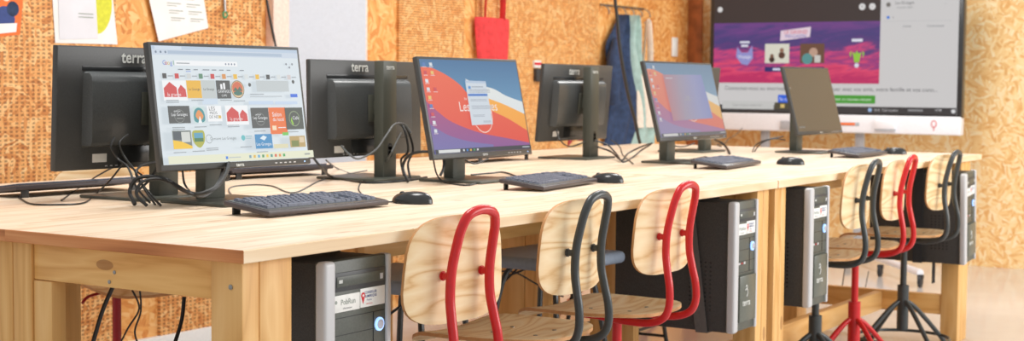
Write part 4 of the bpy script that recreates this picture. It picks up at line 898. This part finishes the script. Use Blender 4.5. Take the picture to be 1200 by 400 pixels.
# ------------------------------------------------------------------ cables
def cable(r, label, pts, mat='cable', group='loose cables on the table'):
    b = MB(); b.tube(pts, r, mat, 6, n=6); tag(b.build('cable'), label, 'cable', group)
CB = [
    (0.0055, 'thick black cable bundle arching in front of the browser monitor stand', 'cable', 'loose cables on the table', [(0.583, 0.898, 0.906), (0.596, 0.93, 0.936), (0.61, 0.92, 0.969), (0.644, 0.9, 0.974), (0.685, 0.88, 0.962), (0.647, 0.8, 0.946), (0.625, 0.72, 0.938), (0.675, 0.7, 0.957), (0.752, 0.74, 0.991), (0.823, 0.8, 1.02)]),
    (0.0045, 'second black cable of the bundle by the browser monitor stand, just inside the thick arch', 'cable', 'loose cables on the table', [(0.591, 0.864, 0.9045), (0.591, 0.9, 0.931), (0.609, 0.9, 0.961), (0.646, 0.88, 0.969), (0.676, 0.85, 0.955), (0.616, 0.74, 0.941), (0.66, 0.73, 0.931), (0.72, 0.74, 0.962), (0.804, 0.8, 0.996)]),
    (0.003, 'black cable rising from the bundle to the ports of the nearest rear-facing monitor, left loop', 'cable', 'loose cables on the table', [(0.667, 0.93, 0.903), (0.639, 0.95, 0.944), (0.657, 1.0, 0.994), (0.659, 1.04, 1.015), (0.645, 1.05, 1.047), (0.666, 1.06, 1.069)]),
    (0.0028, 'black cable rising beside the left loop behind the browser screen', 'cable', 'loose cables on the table', [(0.638, 0.882, 0.903), (0.663, 0.95, 0.942), (0.681, 1.0, 0.984), (0.683, 1.04, 1.019), (0.675, 1.05, 1.055), (0.715, 1.06, 1.077)]),
    (0.0035, 'thin black cable curling up at the left edge of the browser screen', 'cable', 'loose cables on the table', [(0.688, 0.983, 0.904), (0.687, 1.0, 0.925), (0.736, 1.0, 0.959), (0.748, 0.98, 1.005), (0.761, 1.0, 1.027)]),
    (0.0035, 'thin black cable crossing the knot left of the browser monitor stand', 'cable', 'loose cables on the table', [(0.621, 0.846, 0.904), (0.687, 0.95, 0.923), (0.639, 0.95, 0.975), (0.676, 0.97, 0.999), (0.761, 1.0, 1.004)]),
    (0.0025, 'thin black cable running left from the knot over the rear keyboard', 'cable', 'loose cables on the table', [(0.657, 0.95, 0.976), (0.733, 1.1, 0.994), (0.832, 1.3, 0.954), (1.002, 1.556, 0.9025), (0.587, 1.176, 0.9025)]),
    (0.0025, 'thin black cable lying in a long loop on the bare table at the left', 'cable', 'loose cables on the table', [(0.596, 1.355, 0.9025), (0.464, 1.149, 0.9025), (0.486, 1.078, 0.9025), (0.566, 1.067, 0.9025), (0.788, 1.267, 0.9025), (0.691, 1.1, 0.957), (0.686, 1.05, 1.0)]),
    (0.0022, 'thin cable from the nearest keyboard winding behind it to the right', 'cablegrey', 'loose cables on the table', [(0.662, 0.6, 0.909), (1.173, 1.125, 0.9022), (1.346, 1.208, 0.9022), (1.364, 1.126, 0.9022), (1.189, 0.885, 0.9022), (1.722, 1.211, 0.9022), (2.198, 1.401, 0.9022)]),
    (0.003, 'short thin cable hanging between the two stands under the browser screen', 'cable', 'loose cables on the table', [(0.714, 0.86, 0.99), (0.68, 0.82, 0.958), (0.996, 1.105, 0.903)]),
    (0.004, 'black cable hanging from the ribbed-door monitor stand, inner one', 'cable', 'loose cables on the table', [(1.943, 1.045, 0.904), (1.93, 1.05, 0.962), (1.9, 1.0, 0.993), (1.89, 1.0, 1.045), (1.898, 1.02, 1.078), (1.896, 1.04, 1.089)]),
    (0.004, 'black cable hanging right of the inner one by the second monitor stand', 'cable', 'loose cables on the table', [(1.883, 0.976, 0.904), (1.901, 1.0, 0.953), (1.929, 1.0, 0.998), (1.909, 1.0, 1.05), (1.908, 1.02, 1.084)]),
    (0.0035, 'grey cable looping in front of the tall stand before the white ribbed door', 'cablegrey', 'loose cables on the table', [(1.673, 1.1, 1.017), (1.645, 1.05, 0.995), (1.634, 1.0, 0.98), (1.697, 0.98, 1.006), (1.751, 0.98, 1.049), (1.824, 1.0, 1.085), (1.88, 1.0, 1.084), (1.891, 0.98, 1.056)]),
    (0.003, 'thin grey cable coming down left of the tall stand before the white ribbed door', 'cablegrey', 'loose cables on the table', [(1.718, 1.2, 0.965), (2.203, 1.539, 0.903), (1.929, 1.23, 0.903), (2.048, 1.24, 0.903), (1.796, 1.0, 0.98), (1.82, 0.99, 1.024), (1.862, 1.0, 1.057)]),
    (0.004, 'black cable running along the table from the browser screen to the wallpaper monitor', 'cable', 'loose cables on the table', [(1.519, 1.1, 0.997), (1.509, 1.05, 0.957), (1.756, 1.195, 0.904), (1.655, 0.982, 0.904), (1.796, 0.944, 0.904), (1.992, 0.988, 0.904)]),
    (0.005, 'thick black cable bowing behind the left edge of the wallpaper monitor', 'cable', 'loose cables on the table', [(1.761, 0.898, 0.905), (1.804, 0.95, 0.948), (1.8, 0.92, 0.988), (1.811, 0.86, 1.001), (1.869, 0.84, 0.983), (1.85, 0.82, 0.951), (1.831, 0.82, 0.924)]),
    (0.003, 'thin cable dropping under the wallpaper monitor and over its base', 'cable', 'loose cables on the table', [(1.821, 0.84, 0.973), (1.841, 0.84, 0.926), (1.829, 0.798, 0.903), (1.777, 0.671, 0.903), (2.107, 0.805, 0.903), (2.194, 0.774, 0.903)]),
    (0.003, 'short black cable sagging right of the wallpaper monitor stand', 'cable', 'loose cables on the table', [(2.067, 0.9, 0.973), (2.151, 0.9, 0.947), (2.237, 0.9, 0.961)]),
    (0.003, 'short dark cable end lying right of the wallpaper monitor stand', 'cable', 'loose cables on the table', [(2.222, 0.961, 0.903), (2.352, 0.963, 0.903), (2.426, 0.956, 0.903), (2.245, 0.786, 0.903)]),
    (0.003, 'thin black cable sagging below the monitor in front of the coats', 'cable', 'loose cables on the table', [(3.301, 1.25, 1.032), (3.244, 1.2, 0.992), (3.33, 1.2, 0.961), (3.426, 1.18, 0.98)]),
    (0.004, 'upper black cable running from the stand before the coats to the third screen', 'cable', 'loose cables on the table', [(3.553, 1.2, 0.98), (3.569, 1.15, 0.962), (3.555, 1.1, 0.927), (3.346, 0.956, 0.904), (3.77, 1.129, 0.904), (3.99, 1.2, 0.925), (3.878, 1.1, 0.955)]),
    (0.004, 'lower black cable between the stand before the coats and the third screen', 'cable', 'loose cables on the table', [(3.569, 1.2, 0.953), (3.601, 1.15, 0.932), (3.466, 1.027, 0.904), (3.761, 1.15, 0.919), (3.795, 1.1, 0.95), (3.696, 1.0, 0.97)]),
    (0.003, 'thin cable forked on the table under the green coat', 'cable', 'loose cables on the table', [(3.272, 0.87, 0.903), (3.901, 1.25, 0.903), (3.868, 1.25, 0.943), (3.785, 1.25, 0.976)]),
    (0.003, 'short black cable below the hazy third screen', 'cable', 'loose cables on the table', [(3.542, 0.85, 0.972), (3.69, 0.85, 0.96), (3.916, 0.9, 0.967)]),
    (0.0025, 'thin curved cable behind the third keyboard', 'cable', 'loose cables on the table', [(3.573, 0.644, 0.9025), (4.029, 0.893, 0.9025), (3.849, 0.863, 0.9025), (3.608, 0.809, 0.9025)]),
    (0.006, 'thick black cable end curling down right of the third screen', 'cable', 'loose cables on the table', [(5.018, 1.3, 0.942), (4.881, 1.2, 0.931), (4.874, 1.168, 0.906), (4.348, 0.922, 0.906)]),
    (0.003, 'black cable reaching left from the switched-off grey monitor, upper one', 'cable', 'loose cables on the table', [(4.661, 0.939, 0.903), (4.729, 0.95, 0.934), (4.737, 0.9, 0.96), (4.832, 0.85, 0.976)]),
    (0.003, 'black cable reaching left from the switched-off grey monitor, lower one', 'cable', 'loose cables on the table', [(4.667, 0.932, 0.903), (4.673, 0.9, 0.945), (4.701, 0.85, 0.967), (4.78, 0.82, 0.961)]),
    (0.0025, 'thin dark cable below the left corner of the wall display', 'cable', 'loose cables on the table', [(7.62, 2.27, 0.93), (7.0, 2.05, 0.9025), (6.2, 1.75, 0.9025), (5.6, 1.5, 0.9025), (5.27, 1.4, 0.906), (5.1, 1.3, 0.9025)]),
    (0.002, 'thin cable of the nearest mouse', 'cable', 'loose cables on the table', [(1.999, 1.247, 0.902), (1.418, 0.831, 0.902), (1.087, 0.515, 0.902), (1.123, 0.47, 0.902)]),
    (0.009, 'black cable dropping from above past the green coat to the table', 'cable', 'loose cables on the table', [(4.7, 1.75, 2.9), (4.68, 1.75, 2.4), (4.729, 1.75, 1.749), (4.762, 1.75, 1.575), (4.804, 1.75, 1.399), (4.897, 1.75, 1.176), (4.979, 1.75, 1.04), (5.021, 1.75, 0.948), (5.043, 1.75, 0.911)]),
    (0.007, 'black cable hanging at the pale frame left of the white ribbed door', 'cable', 'loose cables on the table', [(3.287, 2.85, 1.65), (3.317, 2.85, 1.531), (3.354, 2.85, 1.41), (3.403, 2.85, 1.247), (3.498, 2.85, 1.082)]),
    (0.006, 'thick dark cable hanging under the table left of the dark red chair column', 'cable', 'cables hanging under the tables', [(0.604, 1.0, 0.687), (0.566, 1.0, 0.625), (0.531, 1.0, 0.541)]),
    (0.003, 'thin black cable hanging in front of the dark red chair column under the table', 'cable', 'cables hanging under the tables', [(0.955, 1.3, 0.612), (0.982, 1.3, 0.554), (0.938, 1.3, 0.502), (0.904, 1.3, 0.456)]),
    (0.003, 'thin black cable hanging just right of the dark red chair column', 'cable', 'cables hanging under the tables', [(0.889, 1.2, 0.628), (0.892, 1.2, 0.566), (0.869, 1.2, 0.513), (0.882, 1.2, 0.47)]),
    (0.005, 'black cable hanging under the table left of the nearest tower', 'cable', 'cables hanging under the tables', [(0.352, 0.5, 0.729), (0.344, 0.5, 0.677), (0.322, 0.5, 0.627)]),
    (0.004, 'black cable under the table crossing upward between the two nearest chairs', 'cable', 'cables hanging under the tables', [(2.107, 0.75, 0.571), (2.216, 0.75, 0.58), (2.358, 0.75, 0.605)]),
    (0.004, 'black cable hanging behind the nearest black framed chair back', 'cable', 'cables hanging under the tables', [(2.259, 0.75, 0.659), (2.193, 0.75, 0.591), (2.054, 0.75, 0.533)]),
    (0.003, 'long thin cable sagging under the table behind the nearest black framed chair', 'cable', 'cables hanging under the tables', [(2.158, 0.8, 0.582), (2.268, 0.8, 0.565), (2.425, 0.8, 0.503), (2.596, 0.8, 0.443)]),
    (0.004, 'black cable rising behind the nearest red framed chair', 'cable', 'cables hanging under the tables', [(1.249, 0.6, 0.558), (1.355, 0.6, 0.594), (1.448, 0.6, 0.639)]),
    (0.003, 'thin black cable under the table left of the middle tower', 'cable', 'cables hanging under the tables', [(2.934, 0.8, 0.563), (3.007, 0.8, 0.456), (2.911, 0.8, 0.4)]),
    (0.003, 'black cable by the low stretcher under the second table', 'cable', 'cables hanging under the tables', [(5.622, 0.8, 0.244), (5.564, 0.8, 0.112), (5.44, 0.8, 0.003)]),
    (0.0025, 'thin cable hanging right above the low stretcher under the second table', 'cable', 'cables hanging under the tables', [(6.017, 0.8, 0.19), (5.938, 0.8, 0.069), (5.831, 0.8, -0.018)]),
]
for r_, lb, m_, g_, pts in CB: cable(r_, lb, pts, m_, g_)
for o in list(D.meshes):
    if o.users == 0: pass
